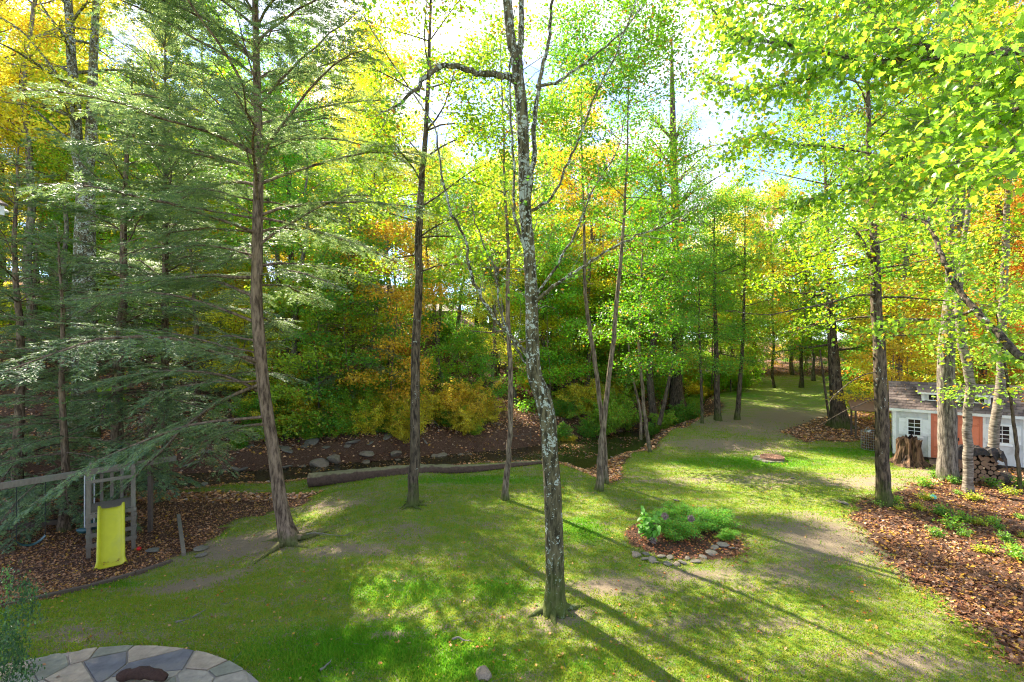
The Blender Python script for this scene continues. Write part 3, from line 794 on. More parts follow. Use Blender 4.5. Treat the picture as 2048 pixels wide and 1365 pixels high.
# --- forest variants (one mesh set each, then copied)
VAR = []
for k, (H, sp, z0, nl, sz) in enumerate(((21, 4.8, 7, 135, .15), (23, 4.4, 9, 125, .15), (18, 4.6, 4.5, 130, .14), (22, 5.4, 6, 125, .155), (16, 4.2, 3.5, 115, .14), (17, 2.3, 9, 60, .12))):
    rg = np.random.default_rng(100 + k)
    P, r = straight(H, .19, 16, .8, rg, .14)
    VAR.append(grow(P, r, z0, H, sp, 30, 9, nl, sz, rg, sig=.36, sides=7, flare=.5))
SAP = []
for k, (H, sp, z0, sz) in enumerate(((7.5, 2.5, 1.0, .12), (6, 2.6, .6, .115), (9.5, 2.7, 1.6, .125))):
    rg = np.random.default_rng(200 + k)
    P, r = straight(H, .045, 10, .5, rg, .08)
    SAP.append(grow(P, r, z0, H, sp, 26, 8, 72, sz, rg, sig=.26, sides=5, flare=.1, up=(5, 35), flat=.4))
def bush(rg, H=1.7, n=16, size=.07, nl=42):
    W, T, Lf = Geo(), Geo(), Geo(); C = []; p0, p1 = [], []
    for i in range(n):
        az = rg.uniform(0, 6.28); el = rg.uniform(.6, 1.45); l = H * rg.uniform(.6, 1.1)
        d = np.array([math.cos(az) * math.cos(el), math.sin(az) * math.cos(el), math.sin(el)])
        P = np.array([d * 0, d * l * .4, d * l * .75 + rg.normal(0, .08, 3), d * l + rg.normal(0, .15, 3)])
        W.add(*tube(P, [.014, .011, .008, .004], 4, 0, rg))
        for j in range(9):
            q = rg.uniform(.25, 1); b_ = d * l * q; e = b_ + unit(rg.normal(0, 1, 3) + [0, 0, .2]) * rg.uniform(.2, .55) * H * .5
            p0.append(b_); p1.append(e)
            u = rg.uniform(.2, 1.1, nl)[:, None]
            C.append(b_ + (e - b_) * u + rg.normal(0, .09, (nl, 3)) * [1, 1, .6])
    T.add(*prisms(np.array(p0), np.array(p1), .005, .003))
    C = np.concatenate(C); C[:, 2] = np.abs(C[:, 2]); Lf.add(*leaves(C, size, rg))
    return W, T, Lf
BSH = [bush(np.random.default_rng(300 + k), *p) for k, p in enumerate(((1.9, 18, .095, 55), (1.4, 16, .085, 55), (2.6, 20, .105, 60)))]

rf = np.random.default_rng(77)
BARKS = ['bark', 'bark_grey', 'bark_dark']
proto = {}
def plant(kind, k, loc, rz, s, col, label, group, bark='bark', name=None, cat='tree'):
    key = (kind, k, bark)
    if key not in proto:
        W, T, Lf = {'forest': VAR, 'sap': SAP, 'bush': BSH}[kind][k]
        nm = {'forest': 'forest_tree', 'sap': 'sapling', 'bush': 'bush'}[kind]
        t = thing(nm, label, cat, loc, rz, group); t.scale = (s,) * 3 if np.isscalar(s) else s
        link('trunk' if kind != 'bush' else 'stems', W.mesh('trunk', M[bark], True), t); link('twigs', T.mesh('twigs', M['twig']), t)
        link('crown', Lf.mesh('crown', M['leaf']), t, color=col)
        proto[key] = t; return t
    return tree_copy(proto[key], loc, rz, s, col, label, group)

def pick(options, w):
    return options[rf.choice(len(options), p=np.array(w) / sum(w))]

CN = {GREEN: 'green', LIME: 'lime', YEL: 'yellow', GOLD: 'golden', ORANGE: 'orange', RED: 'red', DGREEN: 'dark green'}
def free(x, y, kind='forest'):
    d = float(creek_d(np.array([x]), np.array([y]))[0]); px = 1024 + x / y * F_PX
    if d > (2.9 if kind == 'bush' else 4.2): return True
    if d < -1 and (y > 47 or (px > 1780 and y > 25)) and not (1480 < px < 1700 and y < 47): return True
    return False
n_for = 0; placed = []
LMK = [(-200, 'the left edge'), (168, 'the grey poplar pair'), (515, 'the curving hemlock trunk'), (832, 'the straight dark trunk'), (1018, 'the slim reddish trunk'), (1060, 'the lichened trunk'), (1205, 'the slim pair of stems'),
       (1308, 'the gnarled tree'), (1356, 'the massive oak'), (1434, 'the green-suckered trunk'), (1482, 'the slim leaning trunk'), (1672, 'the stout mossy tree'), (1758, 'the forking dark maple'), (1900, 'the grey oak'), (2003, 'the leaning birch')]
def which(px, Y):
    k = min(range(len(LMK)), key=lambda j: abs(LMK[j][0] - px)); far_ = ('close behind', 'further behind', 'far behind')[(Y > 36) + (Y > 55)]
    if k == 0: return far_.replace(' behind', '').replace('close', 'nearby').replace('further', 'further back').replace('far', 'far back') + ' at the left edge of the picture' if 'further' not in far_ else 'further back at the left edge of the picture'
    off = px - LMK[k][0]; side = '' if abs(off) < 22 else (' and ' if abs(off) < 45 else ' and well ') + ('left of' if off < 0 else 'right of')
    return far_ + side + ' ' + LMK[k][1]
def place_name(px, Y):
    if px > 1700: return 'in the wood behind the shed'
    if px > 1330: return 'in the wood beyond the end of the lawn'
    if px > 860: return 'on the low slope beyond the creek, behind the lichened tree'
    if px > 420: return 'on the slope beyond the creek, behind the curving hemlock'
    return 'on the steep slope at the left beyond the creek'
def scatter(kind, count, Y0, Y1, smin, smax, wts, px0=-260, px1=2300, gap=2.2, tries=4000, only=None):
    done = 0
    for _ in range(tries):
        if done >= count: break
        px = rf.uniform(px0, px1); Y = Y0 + (Y1 - Y0) * rf.random() ** 1.2
        x = (px - 1024) / F_PX * Y
        if not free(x, Y, kind) or any((x - a) ** 2 + (Y - b_) ** 2 < gap * gap for a, b_ in placed): continue
        if kind == 'forest' and -24 < x < 5 and Y < 44 and rf.random() < .74: continue
        if 1060 < px < 1210 and kind == 'bush' and Y > 40: continue
        if abs(x - 7) < 5.5 and abs(Y - 60) < 6: continue
        if abs(x + 8.5) < 4 and abs(Y - 52) < 5: continue
        if kind == 'forest' and 5 <= x < 16 and 38 < Y < 60 and rf.random() < .5: continue
        if kind == 'sap' and 1080 < px < 1200 and rf.random() < .85: continue
        if kind != 'forest' and 890 < px < 1030 and 30 < Y < 46: continue
        placed.append((x, Y)); done += 1
        w = list(wts)
        if px > 1760 and kind != 'bush': w = [w[0] * .5, w[1] * .8, w[2] * .7, w[3] * 1.3, w[4] + 2.6, w[5] + .7]
        elif px > 1300: w = [w[0] * 1.4, w[1] * 1.6, w[2] * 1.2, w[3] * .35, 0, 0]
        elif px < 600: w = [w[0] * 1.3, w[1] * .8, w[2] * 1.3, w[3] * .5, w[4] * .3, 0]
        c = pick([GREEN, LIME, YEL, GOLD, ORANGE, RED], w)
        if kind != 'forest' and 1480 < px < 1700 and Y < 60: continue
        bk = 'bark_grey' if only else pick(BARKS, [3, 2, 3]) if kind == 'forest' else 'bark'
        nouns = {'forest': ('tall %s-leaved tree ', 'tall %s forest trees '), 'sap': ('thin %s-leaved sapling ', 'thin %s understorey trees '), 'bush': ('%s-leaved bush ', '%s bushes ')}[kind]
        pn = place_name(px, Y)
        nv = {'forest': 5, 'sap': 3, 'bush': 3}[kind]
        s = rf.uniform(smin, smax)
        cj = tuple(float(np.clip(v * rf.uniform(.85, 1.2), 0, .7)) for v in c)
        plant(kind, only if only is not None else int(rf.integers(nv)), (x, Y, hz(x, Y) - .08), rf.uniform(0, 6.28), (s * rf.uniform(.85, 1.1), s * rf.uniform(.85, 1.1), s), cj,
              (nouns[0] % CN[c] + which(px, Y)).replace('  ', ' '), ('lookalikes of the ' + nouns[0] % CN[c] + which(px, Y)).replace('  ', ' '), bk, cat={'forest': 'tree', 'sap': 'tree', 'bush': 'bush'}[kind])
scatter('forest', 42, 27, 46, .85, 1.25, (2.2, 3.5, 3.5, 1.6, .2, 0), gap=3.0)
scatter('forest', 42, 46, 85, .8, 1.2, (1.6, 3.0, 4, 2, .3, 0), gap=3.0)
scatter('forest', 12, 44, 60, .8, 1.1, (2, 4.5, 3, .3, 0, 0), gap=2.2, px0=1180, px1=1790)
scatter('sap', 30, 30, 48, 1.2, 1.8, (3, 4.5, 2.4, .3, 0, 0), gap=1.6, px0=1080, px1=1790)
scatter('sap', 75, 25, 50, .8, 1.4, (3, 3.5, 2.6, 1.3, .3, .1), gap=1.7)
scatter('sap', 40, 50, 80, .9, 1.6, (3, 3.5, 2.6, 1.3, .3, .1), gap=1.7)
for i in range(70):
    px = rf.uniform(540, 1010) if i < 46 else rf.uniform(1090, 1300)
    Y = 27.0; x = (px - 1024) / F_PX * Y; y = float(np.interp(x, CX, CY)) + rf.uniform(1.9, 6.5)
    c = pick([GREEN, LIME, YEL, GOLD], [3, 4, 2.5, .2]); pn = 'left of the lichened tree' if px < 1050 else 'right of the lichened tree'
    plant('bush', int(rf.integers(3)), (x, y, hz(x, y) - .05), rf.uniform(0, 6.28), rf.uniform(.55, 1.0), c, '%s-leaved bush overhanging the creek bank %s' % (CN[c], pn), '%s bushes on the bank %s' % (CN[c], pn), cat='bush')
scatter('sap', 45, 48, 66, 1.0, 1.7, (3, 4, 2.6, .3, 0, 0), gap=1.5, px0=1230, px1=1780)
scatter('bush', 40, 48, 60, 1.0, 1.7, (3, 4, 2.4, .3, 0, 0), gap=.9, px0=1230, px1=1780)
scatter('forest', 46, 28, 58, .8, 1.1, (3, 4, 3, .8, 0, 0), gap=1.3, px0=100, px1=1500, only=5)
scatter('bush', 70, 24, 46, .6, 1.15, (2.4, 2.8, 3.0, 1.6, .2, 0), gap=.9)
scatter('bush', 60, 46, 62, .9, 1.6, (2.4, 2.8, 2.4, 1.6, .2, 0), gap=1.2)
scatter('forest', 22, 85, 130, .9, 1.3, (1.6, 3.0, 4, 2, .3, 0), gap=3.0)
for Wg in (VAR, SAP, BSH):
    print('variants', [sum(g_.ntri() for g_ in v) for v in Wg])

# ------------------------------------------------------------------ garden shed
M['siding'] = plain('grey_siding', (0.56, 0.57, 0.55), 0.7, .12, 5, dirt=(0.30, 0.30, 0.27), stretch=(6, 6, .6))
M['white'] = plain('white_trim_paint', (0.78, 0.78, 0.74), 0.55, .06, 9, dirt=(0.50, 0.50, 0.44))
M['orange_paint'] = plain('coral_door_paint', (0.72, 0.22, 0.115), 0.5, .07, 6, dirt=(0.55, 0.17, 0.09))
M['orange_trim'] = plain('coral_trim_paint', (0.60, 0.17, 0.085), 0.5, .07, 6)
M['glass'] = plain('dark_window_glass', (0.012, 0.014, 0.016), 0.06, .1, 3, bump=0, spec=0.8)
M['shingle'] = plain('brown_shingle', (0.105, 0.078, 0.068), 0.95, .45, 14, dirt=(0.05, 0.04, 0.035))
M['shingle_b'] = plain('brown_shingle_pale', (0.17, 0.13, 0.11), 0.95, .4, 14, dirt=(0.07, 0.05, 0.045))
M['black_metal'] = plain('black_metal', (0.02, 0.02, 0.02), 0.5, .2, 20)
M['timber'] = plain('weathered_timber', (0.20, 0.165, 0.12), 0.9, .45, 6, stretch=(4, 4, 1), dirt=(0.18, 0.19, 0.13))
M['timber_dark'] = plain('dark_timber', (0.12, 0.085, 0.06), 0.9, .4, 9)
M['stone'] = plain('grey_stone', (0.19, 0.165, 0.13), 0.9, .35, 6, dirt=(0.12, 0.13, 0.07), bump_d=.02)
M['stone_brown'] = plain('brown_stone', (0.23, 0.18, 0.13), 0.9, .35, 6, dirt=(0.11, 0.12, 0.05), bump_d=.02)

def quick(geo_boxes, name, mat, parent, label=None, smooth=False):
    g = Geo()
    for V, F in geo_boxes: g.add(V, F)
    return link(name, g.mesh(name, mat, smooth), parent, label=label)

SW, SD, EH = 4.0, 2.4, 1.98      # shed width, depth, eave height above its floor line
sang = math.atan2(-0.598, 0.801)
shed = thing('garden_shed', 'small light grey shed with coral double doors, shutters and brown shingle roof', 'shed', (16.4, 20.8, 0.17), sang)
quick([box(0, SW, 0, .06, 0, EH), box(0, SW, SD - .06, SD, 0, EH), box(SW - .06, SW, .06, SD - .06, 0, EH)], 'wall', M['siding'], shed)
g = Geo(); rz_ = EH + .93
for x in (0, SW - .05):
    V = [(x, .06, 0), (x + .05, .06, 0), (x, SD - .06, 0), (x + .05, SD - .06, 0), (x, SD - .06, EH), (x + .05, SD - .06, EH), (x, SD / 2, rz_ - .05), (x + .05, SD / 2, rz_ - .05), (x, .06, EH), (x + .05, .06, EH)]
    g.add(V, [(0, 2, 4, 8)]); g.add(V, [(1, 9, 5, 3)]); g.add(V, [(8, 4, 6)]); g.add(V, [(9, 7, 5)])
link('gable_wall', g.mesh('gable_wall', M['white']), shed)
quick([box(-.012, .10, -.015, 0, 0, EH - .1), box(SW - .10, SW + .012, -.015, 0, 0, EH - .1), box(-.02, -.003, -.01, .10, 0, EH)], 'corner_trim', M['white'], shed)
quick([box(-.14, SW + .14, -.17, -.15, EH - .13, EH + .0)], 'fascia', M['white'], shed)
quick([box(-.12, SW + .12, -.148, 0, EH - .12, EH - .10)], 'soffit', M['white'], shed)
g = Geo()   # floor skids
for y in (.15, 1.2, 2.2): g.add(*box(-.02, SW + .02, y, y + .14, -.16, -.004))
link('skid', g.mesh('skid', M['timber_dark']), shed)
# roof: a deck and shingles in courses
sl = math.hypot(SD / 2 + .17, .93 + .13); cs = (SD / 2 + .17) / sl; sn = (.93 + .13) / sl
def on_roof(x, s, h, back=False):
    y = -.17 + s * cs - h * sn; z = EH - .02 + s * sn + h * cs
    return (x, SD - y if back else y, z)
g = Geo()
for back in (False, True):
    V = [on_roof(x, s, h, back) for h in (-.04, 0) for s in (0, sl) for x in (-.14, SW + .14)]
    g.add(V, [(0, 1, 3, 2), (4, 6, 7, 5), (0, 4, 5, 1), (0, 2, 6, 4), (1, 5, 7, 3)])
roof = link('roof', g.mesh('roof', M['shingle']), shed)
smesh = []
for k in range(4):
    g = Geo(); w = .30; h_ = .19
    V = np.array([(0, 0, .006), (w - .008, 0, .006), (w - .008, h_, 0.0), (0, h_, 0.0), (0, 0, .020), (w - .008, 0, .020), (w - .008, h_, .008), (0, h_, .008)]) + RNG.normal(0, .002, (8, 3))
    V = np.array([(x, y * cs - z * sn, y * sn + z * cs) for x, y, z in V])
    g.add(V, [(0, 3, 2, 1), (4, 5, 6, 7), (0, 1, 5, 4), (1, 2, 6, 5), (2, 3, 7, 6), (3, 0, 4, 7)])
    smesh.append(g.mesh('shingle', M['shingle'] if k % 2 else M['shingle_b']))
n_sh = 0
for r_ in range(10):
    s = r_ * sl / 10.0; off = (r_ % 2) * .15
    for c_ in range(15):
        x = -.14 + c_ * .30 - off
        if x < -.15: x = -.14
        if x + .3 > SW + .15: continue
        o = link('shingle', smesh[int(rf.integers(4))], roof, loc=on_roof(x, s, 0.001 * (n_sh % 3)))
        n_sh += 1
# dormer with four small windows
D0, D1, dy, dz0, dz1 = .95, 3.05, .28, EH + .33, EH + .66
dorm = quick([box(D0, D1, dy, dy + .75, dz0 - .1, dz1)], 'dormer', M['siding'], shed)
g = Geo(); V = [(D0 - .14, dy - .14, dz1 + .03), (D1 + .14, dy - .14, dz1 + .03), (D1 + .14, 1.2, rz_ + .03), (D0 - .14, 1.2, rz_ + .03)]
V = V + [(a, b_, c_ - .05) for a, b_, c_ in V]
g.add(V, [(0, 1, 2, 3), (4, 7, 6, 5), (0, 4, 5, 1), (0, 3, 7, 4), (1, 5, 6, 2)])
link('dormer_roof', g.mesh('dormer_roof', M['shingle_b']), dorm)
quick([box(D0 - .14, D1 + .14, dy - .165, dy - .142, dz1 - .04, dz1 + .03), box(D0, D0 + .09, dy - .02, dy - .002, dz0 - .1, dz1 - .03), box(D1 - .09, D1, dy - .02, dy - .002, dz0 - .1, dz1 - .03)], 'dormer_trim', M['white'], dorm)
for x in (D0 + .22, D0 + .72, D0 + 1.2, D0 + 1.62):
    w = .29
    quick([box(x, x + w, dy - .008, dy - .002, dz0 + .05, dz1 - .06)], 'pane', M['glass'], dorm)
    quick([box(x - .03, x, dy - .03, dy - .002, dz0 + .02, dz1 - .03), box(x + w, x + w + .03, dy - .03, dy - .002, dz0 + .02, dz1 - .03), box(x, x + w, dy - .03, dy - .002, dz0 + .02, dz0 + .05),
           box(x, x + w, dy - .03, dy - .002, dz1 - .06, dz1 - .03), box(x + w / 2 - .008, x + w / 2 + .008, dy - .025, dy - .009, dz0 + .05, dz1 - .06)], 'window_frame', M['white'], dorm)
def shed_window(x0, x1, z0=.88, z1=1.52):
    f = quick([box(x0 - .07, x0, -.035, 0, z0 - .07, z1 + .07), box(x1, x1 + .07, -.035, 0, z0 - .07, z1 + .07), box(x0, x1, -.035, 0, z1, z1 + .07), box(x0 - .1, x1 + .1, -.06, 0, z0 - .12, z0 - .07), box(x0, x1, -.035, 0, z0 - .07, z0)], 'window', M['white'], shed)
    zm = (z0 + z1) / 2
    quick([box(x0, x1, -.012, -.002, z0, z1)], 'pane', M['glass'], f)
    quick([box(x0, x1, -.03, -.013, zm - .018, zm + .018)] + [box(x0 + (x1 - x0) * q - .008, x0 + (x1 - x0) * q + .008, -.026, -.013, a, b_) for q in (1 / 2,) for a, b_ in ((z0, zm - .018), (zm + .018, z1))] +
          [box(x0, x0 + (x1 - x0) / 2 - .008, -.026, -.013, q - .008, q + .008) for q in ((z0 + zm) / 2, (z1 + zm) / 2)] + [box(x0 + (x1 - x0) / 2 + .008, x1, -.026, -.013, q - .008, q + .008) for q in ((z0 + zm) / 2, (z1 + zm) / 2)], 'muntin', M['white'], f)
    for sx in (x0 - .075 - .24, x1 + .075):
        s_ = quick([box(sx, sx + .24, -.02, 0, z0 - .02, z1 + .03)], 'shutter', M['white'], shed)
        for k in range(3): quick([box(sx + .003 + k * .079, sx + .003 + k * .079 + .074, -.034, -.021, z0 - .02 - .01 * (k % 2), z1 + .03)], 'board', M['white'], s_)
        for z in (z0 + .07, z1 - .12): quick([box(sx + .01, sx + .23, -.05, -.035, z, z + .055)], 'batten', M['white'], s_)
shed_window(.50, .89); shed_window(3.13, 3.52)
# coral double door
quick([box(1.14, 1.22, -.03, 0, 0, 1.84), box(2.78, 2.86, -.03, 0, 0, 1.84), box(1.08, 2.92, -.04, 0, 1.84, 1.93)], 'door_trim', M['white'], shed)
for x0, x1 in ((1.225, 1.995), (2.005, 2.775)):
    d_ = quick([box(x0, x1, -.02, -.002, 0.01, 1.835)], 'door', M['orange_paint'], shed)
    bars = [box(x0, x0 + .09, -.035, -.021, .01, 1.835), box(x1 - .09, x1, -.035, -.021, .01, 1.835)]
    for z0, z1 in ((.01, .13), (.42, .50), (1.42, 1.50), (1.73, 1.835)): bars.append(box(x0 + .091, x1 - .091, -.035, -.021, z0, z1))
    quick(bars, 'door_rail', M['orange_trim'], d_)
    for z in (.3, 1.5):
        hx = x0 if x0 < 1.9 else x1 - .16
        quick([box(hx, hx + .16, -.042, -.036, z, z + .03)], 'hinge', M['orange_trim'], d_)
quick([box(2.05, 2.09, -.075, -.036, .80, .92)], 'door_handle', M['black_metal'], shed)
quick([box(2.19, 2.22, -.075, -.036, 1.13, 1.16)], 'latch', M['black_metal'], shed)
quick([bar((1.3, -.1, -.05), (1.3, -.75, -.17), .3, .03), bar((1.62, -.1, -.05), (1.62, -.75, -.17), .3, .03), bar((2.0, -.1, -.05), (2.0, -.75, -.17), .3, .03)], 'ramp', M['timber_dark'], shed)
quick([box(3.72, 3.78, -.05, -.002, .42, .47)], 'vent_cap', M['black_metal'], shed)

# ------------------------------------------------------------------ stones: shared deformed meshes
def rock_mesh(name, mat, seed, flat=.6, n=3):
    rg = np.random.default_rng(seed)
    import bmesh
    bm = bmesh.new(); bmesh.ops.create_icosphere(bm, subdivisions=2, radius=1)
    V = np.array([v.co[:] for v in bm.verts])
    for _ in range(9):
        nrm = unit(rg.normal(0, 1, 3)); dd_ = rg.uniform(.55, .85)
        k = V @ nrm; V = V - np.outer(np.maximum(k - dd_, 0), nrm)
    V = V * [1, rg.uniform(.6, .9), flat] + rg.normal(0, .02, V.shape)
    for v, c in zip(bm.verts, V): v.co = c
    me = bpy.data.meshes.new(name); bm.to_mesh(me); bm.free(); me.materials.append(mat)
    return me
ROCK = [rock_mesh('rock', M['stone'] if k % 2 else M['stone_brown'], 400 + k, f) for k, f in enumerate((.45, .28, .4, .22, .5, .2))]
def rock(name, label, loc, size, group=None, k=None, rz=None, sink=.12, cat='rock', tilt=.1):
    o = link(name, ROCK[k if k is not None else int(rf.integers(6))], loc=(loc[0], loc[1], loc[2] + size * .3 - sink * size))
    o.scale = (size, size, size); o.rotation_euler = (rf.normal(0, tilt), rf.normal(0, tilt), rf.uniform(0, 6.28) if rz is None else rz)
    return tag(o, label, cat, group)
for i in range(90):      # stony creek bed
    px = rf.uniform(330, 1000) if i < 60 else rf.uniform(1100, 1420)
    x = (px - 1024) / F_PX * rf.uniform(20, 26); y = float(np.interp(x, CX, CY)) + rf.choice([-1, 1, 1]) * rf.uniform(.5, 2.2)
    left = x < -1.5
    rock('creek_stone', 'grey stone lying in the creek bed left of the lichened tree' if left else 'grey stone lying in the shallow creek right of the lichened tree',
         (x, y, hz(x, y) - .05), rf.uniform(.08, .36) * (1.3 if left else .9), 'stones in the creek bed on the left' if left else 'stones in the shallow creek on the right', tilt=.25)
for (px, py, s, k, lb) in ((640, 935, .62, 0, 'large pale boulder in the creek behind the end of the mossy log'), (668, 925, .5, 4, 'second pale boulder touching the largest one by the mossy log'), (735, 912, .42, 2, 'angular boulder half way along the creek behind the mossy log'),
                       (308, 1104, .22, 3, 'flat mossy stone in the bark mulch right of the slide'), (401, 1100, .2, 5, 'flat greenish stone beyond the end of the timber post'), (403, 1113, .16, 1, 'small grey stone just in front of the flat greenish one'),
                       (968, 1352, .16, 2, 'pale lichened rock set in the grass at the bottom of the frame'), (1583, 957, .12, 3, 'small flat stone in the grass below the round riser lid'), (1352, 1002, .11, 5, 'small flat stone in the grass behind the flower bed'),
                       (1685, 1008, .2, 3, 'flat grey stone at the edge of the litter left of the dark maple')):
    p = G(px, py); rock('rock', lb, p, s, k=k)
# border of the flower bed
for i, (px, py, s, k) in enumerate(((1272, 1113, .17, 0), (1288, 1120, .15, 3), (1305, 1123, .17, 1), (1312, 1126, .1, 5), (1335, 1129, .16, 3), (1352, 1131, .12, 2), (1365, 1127, .13, 1), (1374, 1119, .12, 4), (1391, 1126, .15, 1), (1404, 1117, .14, 3), (1424, 1109, .19, 1), (1446, 1093, .24, 3), (1428, 1098, .17, 1), (1462, 1098, .12, 5), (1340, 1118, .13, 3), (1292, 1110, .12, 1), (1322, 1115, .13, 5))):
    p = G(px, py); rock('border_stone', 'flat fieldstone in the rim along the near side of the flower bed', p, s * .85, 'fieldstones edging the flower bed', k=k, tilt=.15, cat='stone')

# ------------------------------------------------------------------ flower bed plants
def big_leaf_mesh(name, mat, L=.15, W=.055, lob=None):
    g = Geo(); n = 6; V, F = [], []
    for i in range(n + 1):
        t = i / n; w = W * math.sin(math.pi * min(t * .92 + .06, 1)) ** .8; z = -L * .35 * t * t
        V += [(L * t, -w, z + w * .35), (L * t, 0, z), (L * t, w, z + w * .35)]
    for i in range(n):
        a = i * 3; F += [(a, a + 1, a + 4, a + 3), (a + 1, a + 2, a + 5, a + 4)]
    g.add(V, F); return g.mesh(name, mat, True)
M['hyd_leaf'] = leaf_material('hydrangea_leaf', (0.14, 0.40, 0.07), turn=(.34, .45, .06), trans=.45)
M['dry_flower'] = plain('dried_mauve_flower', (0.24, 0.18, 0.15), .9, .35, 30)
hl = big_leaf_mesh('leaf', M['hyd_leaf'])
bp = G(1300, 1085)
hyd = thing('hydrangea', 'large-leaved hydrangea with dried mauve flower heads at the left of the flower bed', 'plant', bp)
st = Geo(); rg = np.random.default_rng(3)
n_l = 0
for i in range(17):
    az = rg.uniform(0, 6.28); ln = rg.uniform(.35, .75); tiltv = rg.uniform(.2, .75)
    d = np.array([math.cos(az) * tiltv, math.sin(az) * tiltv, 1]); e = d * ln
    if i == 0: e = np.array(at(1285, 1012, bp[1] + .1)) - bp
    st.add(*tube([(0, 0, 0), e * .5 + [0, 0, .04], e], [.008, .006, .004], 4))
    for q in range(10):
        f = .35 + .65 * q / 9; p_ = e * f
        o = link('leaf', hl, hyd, loc=p_); s = rg.uniform(.8, 1.25) * (1.0 if i else .8)
        o.scale = (s, s, s); o.rotation_euler = (rg.normal(0, .3), rg.uniform(-.3, .5), rg.uniform(0, 6.28)); n_l += 1
link('stem', st.mesh('stem', M['twig']), hyd)
def ball_cluster(r, n, sz, rg):
    g = Geo(); P = unit(rg.normal(0, 1, (n, 3))) * r * rg.uniform(.75, 1, (n, 1)); V, F, v = leaves(P, sz, rg, tilt=3, wide=.5); g.add(V, F, v); return g
for (px, py) in ((1306, 1082), (1273, 1100), (1330, 1032), (1382, 1037)):
    p_ = at(px, py, bp[1] - .1) - bp
    link('flower_head', ball_cluster(.075, 260, .035, rg).mesh('flower_head', M['dry_flower']), hyd, loc=p_)
for i, (px, py, s, lb, kk) in enumerate(((1345, 1075, .52, 'low green leafy perennial just right of the hydrangea', 1), (1395, 1062, .55, 'low bright green shrub in the middle of the flower bed', 0), (1435, 1058, .5, 'low bright green shrub at the right end of the flower bed', 1),
                                     (1370, 1045, .5, 'low green shrub at the back of the flower bed', 2), (1330, 1050, .42, 'small green shrub behind the hydrangea', 1), (1452, 1080, .28, 'small dark green clump on the rim stone at the right', 1))):
    W_, T_, L_ = bush(np.random.default_rng(500 + i), 1.2, 20, .055, 60)
    p = G(px, py)
    t = thing('low_shrub', lb, 'shrub', p); t.scale = (s * 1.35, s * 1.25, s * .85)
    link('stems', W_.mesh('stems', M['twig'], True), t); link('crown', L_.mesh('crown', M['leaf']), t, color=(0.15, 0.42, 0.06))

# ------------------------------------------------------------------ patio of irregular flagstones
M['mortar'] = plain('pale_mortar', (0.30, 0.26, 0.21), .95, .2, 12)
FS = [plain('flagstone_%s' % n_, c_, .85, .6, 7, dirt=d_, bump_d=.015) for n_, c_, d_ in (('grey', (0.31, 0.265, 0.20), (0.17, 0.145, 0.105)), ('tan', (0.36, 0.285, 0.20), (0.17, 0.13, 0.09)), ('blue', (0.14, 0.135, 0.135), (0.24, .21, .17)), ('green', (0.22, 0.21, 0.15), (0.13, .12, .08)))]
g = Geo(); a = np.linspace(0, 2 * PI, 72, endpoint=False)
ring = lambda r, z: np.stack([PATIO_C[0] + r * np.cos(a), PATIO_C[1] + r * np.sin(a), np.full(72, z)], 1)
V = np.vstack([ring(PATIO_R, -.12), ring(PATIO_R, .045), [[PATIO_C[0], PATIO_C[1], .045]]])
k = np.arange(72); k2 = (k + 1) % 72
g.add(V, np.stack([k, k2, 72 + k2, 72 + k], 1)); g.add(V, np.stack([72 + k, 72 + k2, np.full(72, 144)], 1))
patio = link('patio', g.mesh('patio', M['mortar'])); patio['kind'] = 'structure'
rg = np.random.default_rng(9)
pts = []
for yy in np.arange(-4.2, 4.3, .40):
    for xx in np.arange(-4.2, 4.3, .60):
        p_ = np.array([xx + rg.uniform(-.34, .34), yy + rg.uniform(-.26, .26)])
        if np.hypot(*p_) < PATIO_R + .25: pts.append(p_)
pts = np.array(pts)
def clip_poly(P, nrm, c):
    out = []
    for i in range(len(P)):
        p0, p1 = P[i], P[(i + 1) % len(P)]; a0, a1 = p0 @ nrm - c, p1 @ nrm - c
        if a0 <= 0: out.append(p0)
        if (a0 < 0) != (a1 < 0): out.append(p0 + (p1 - p0) * a0 / (a0 - a1))
    return out
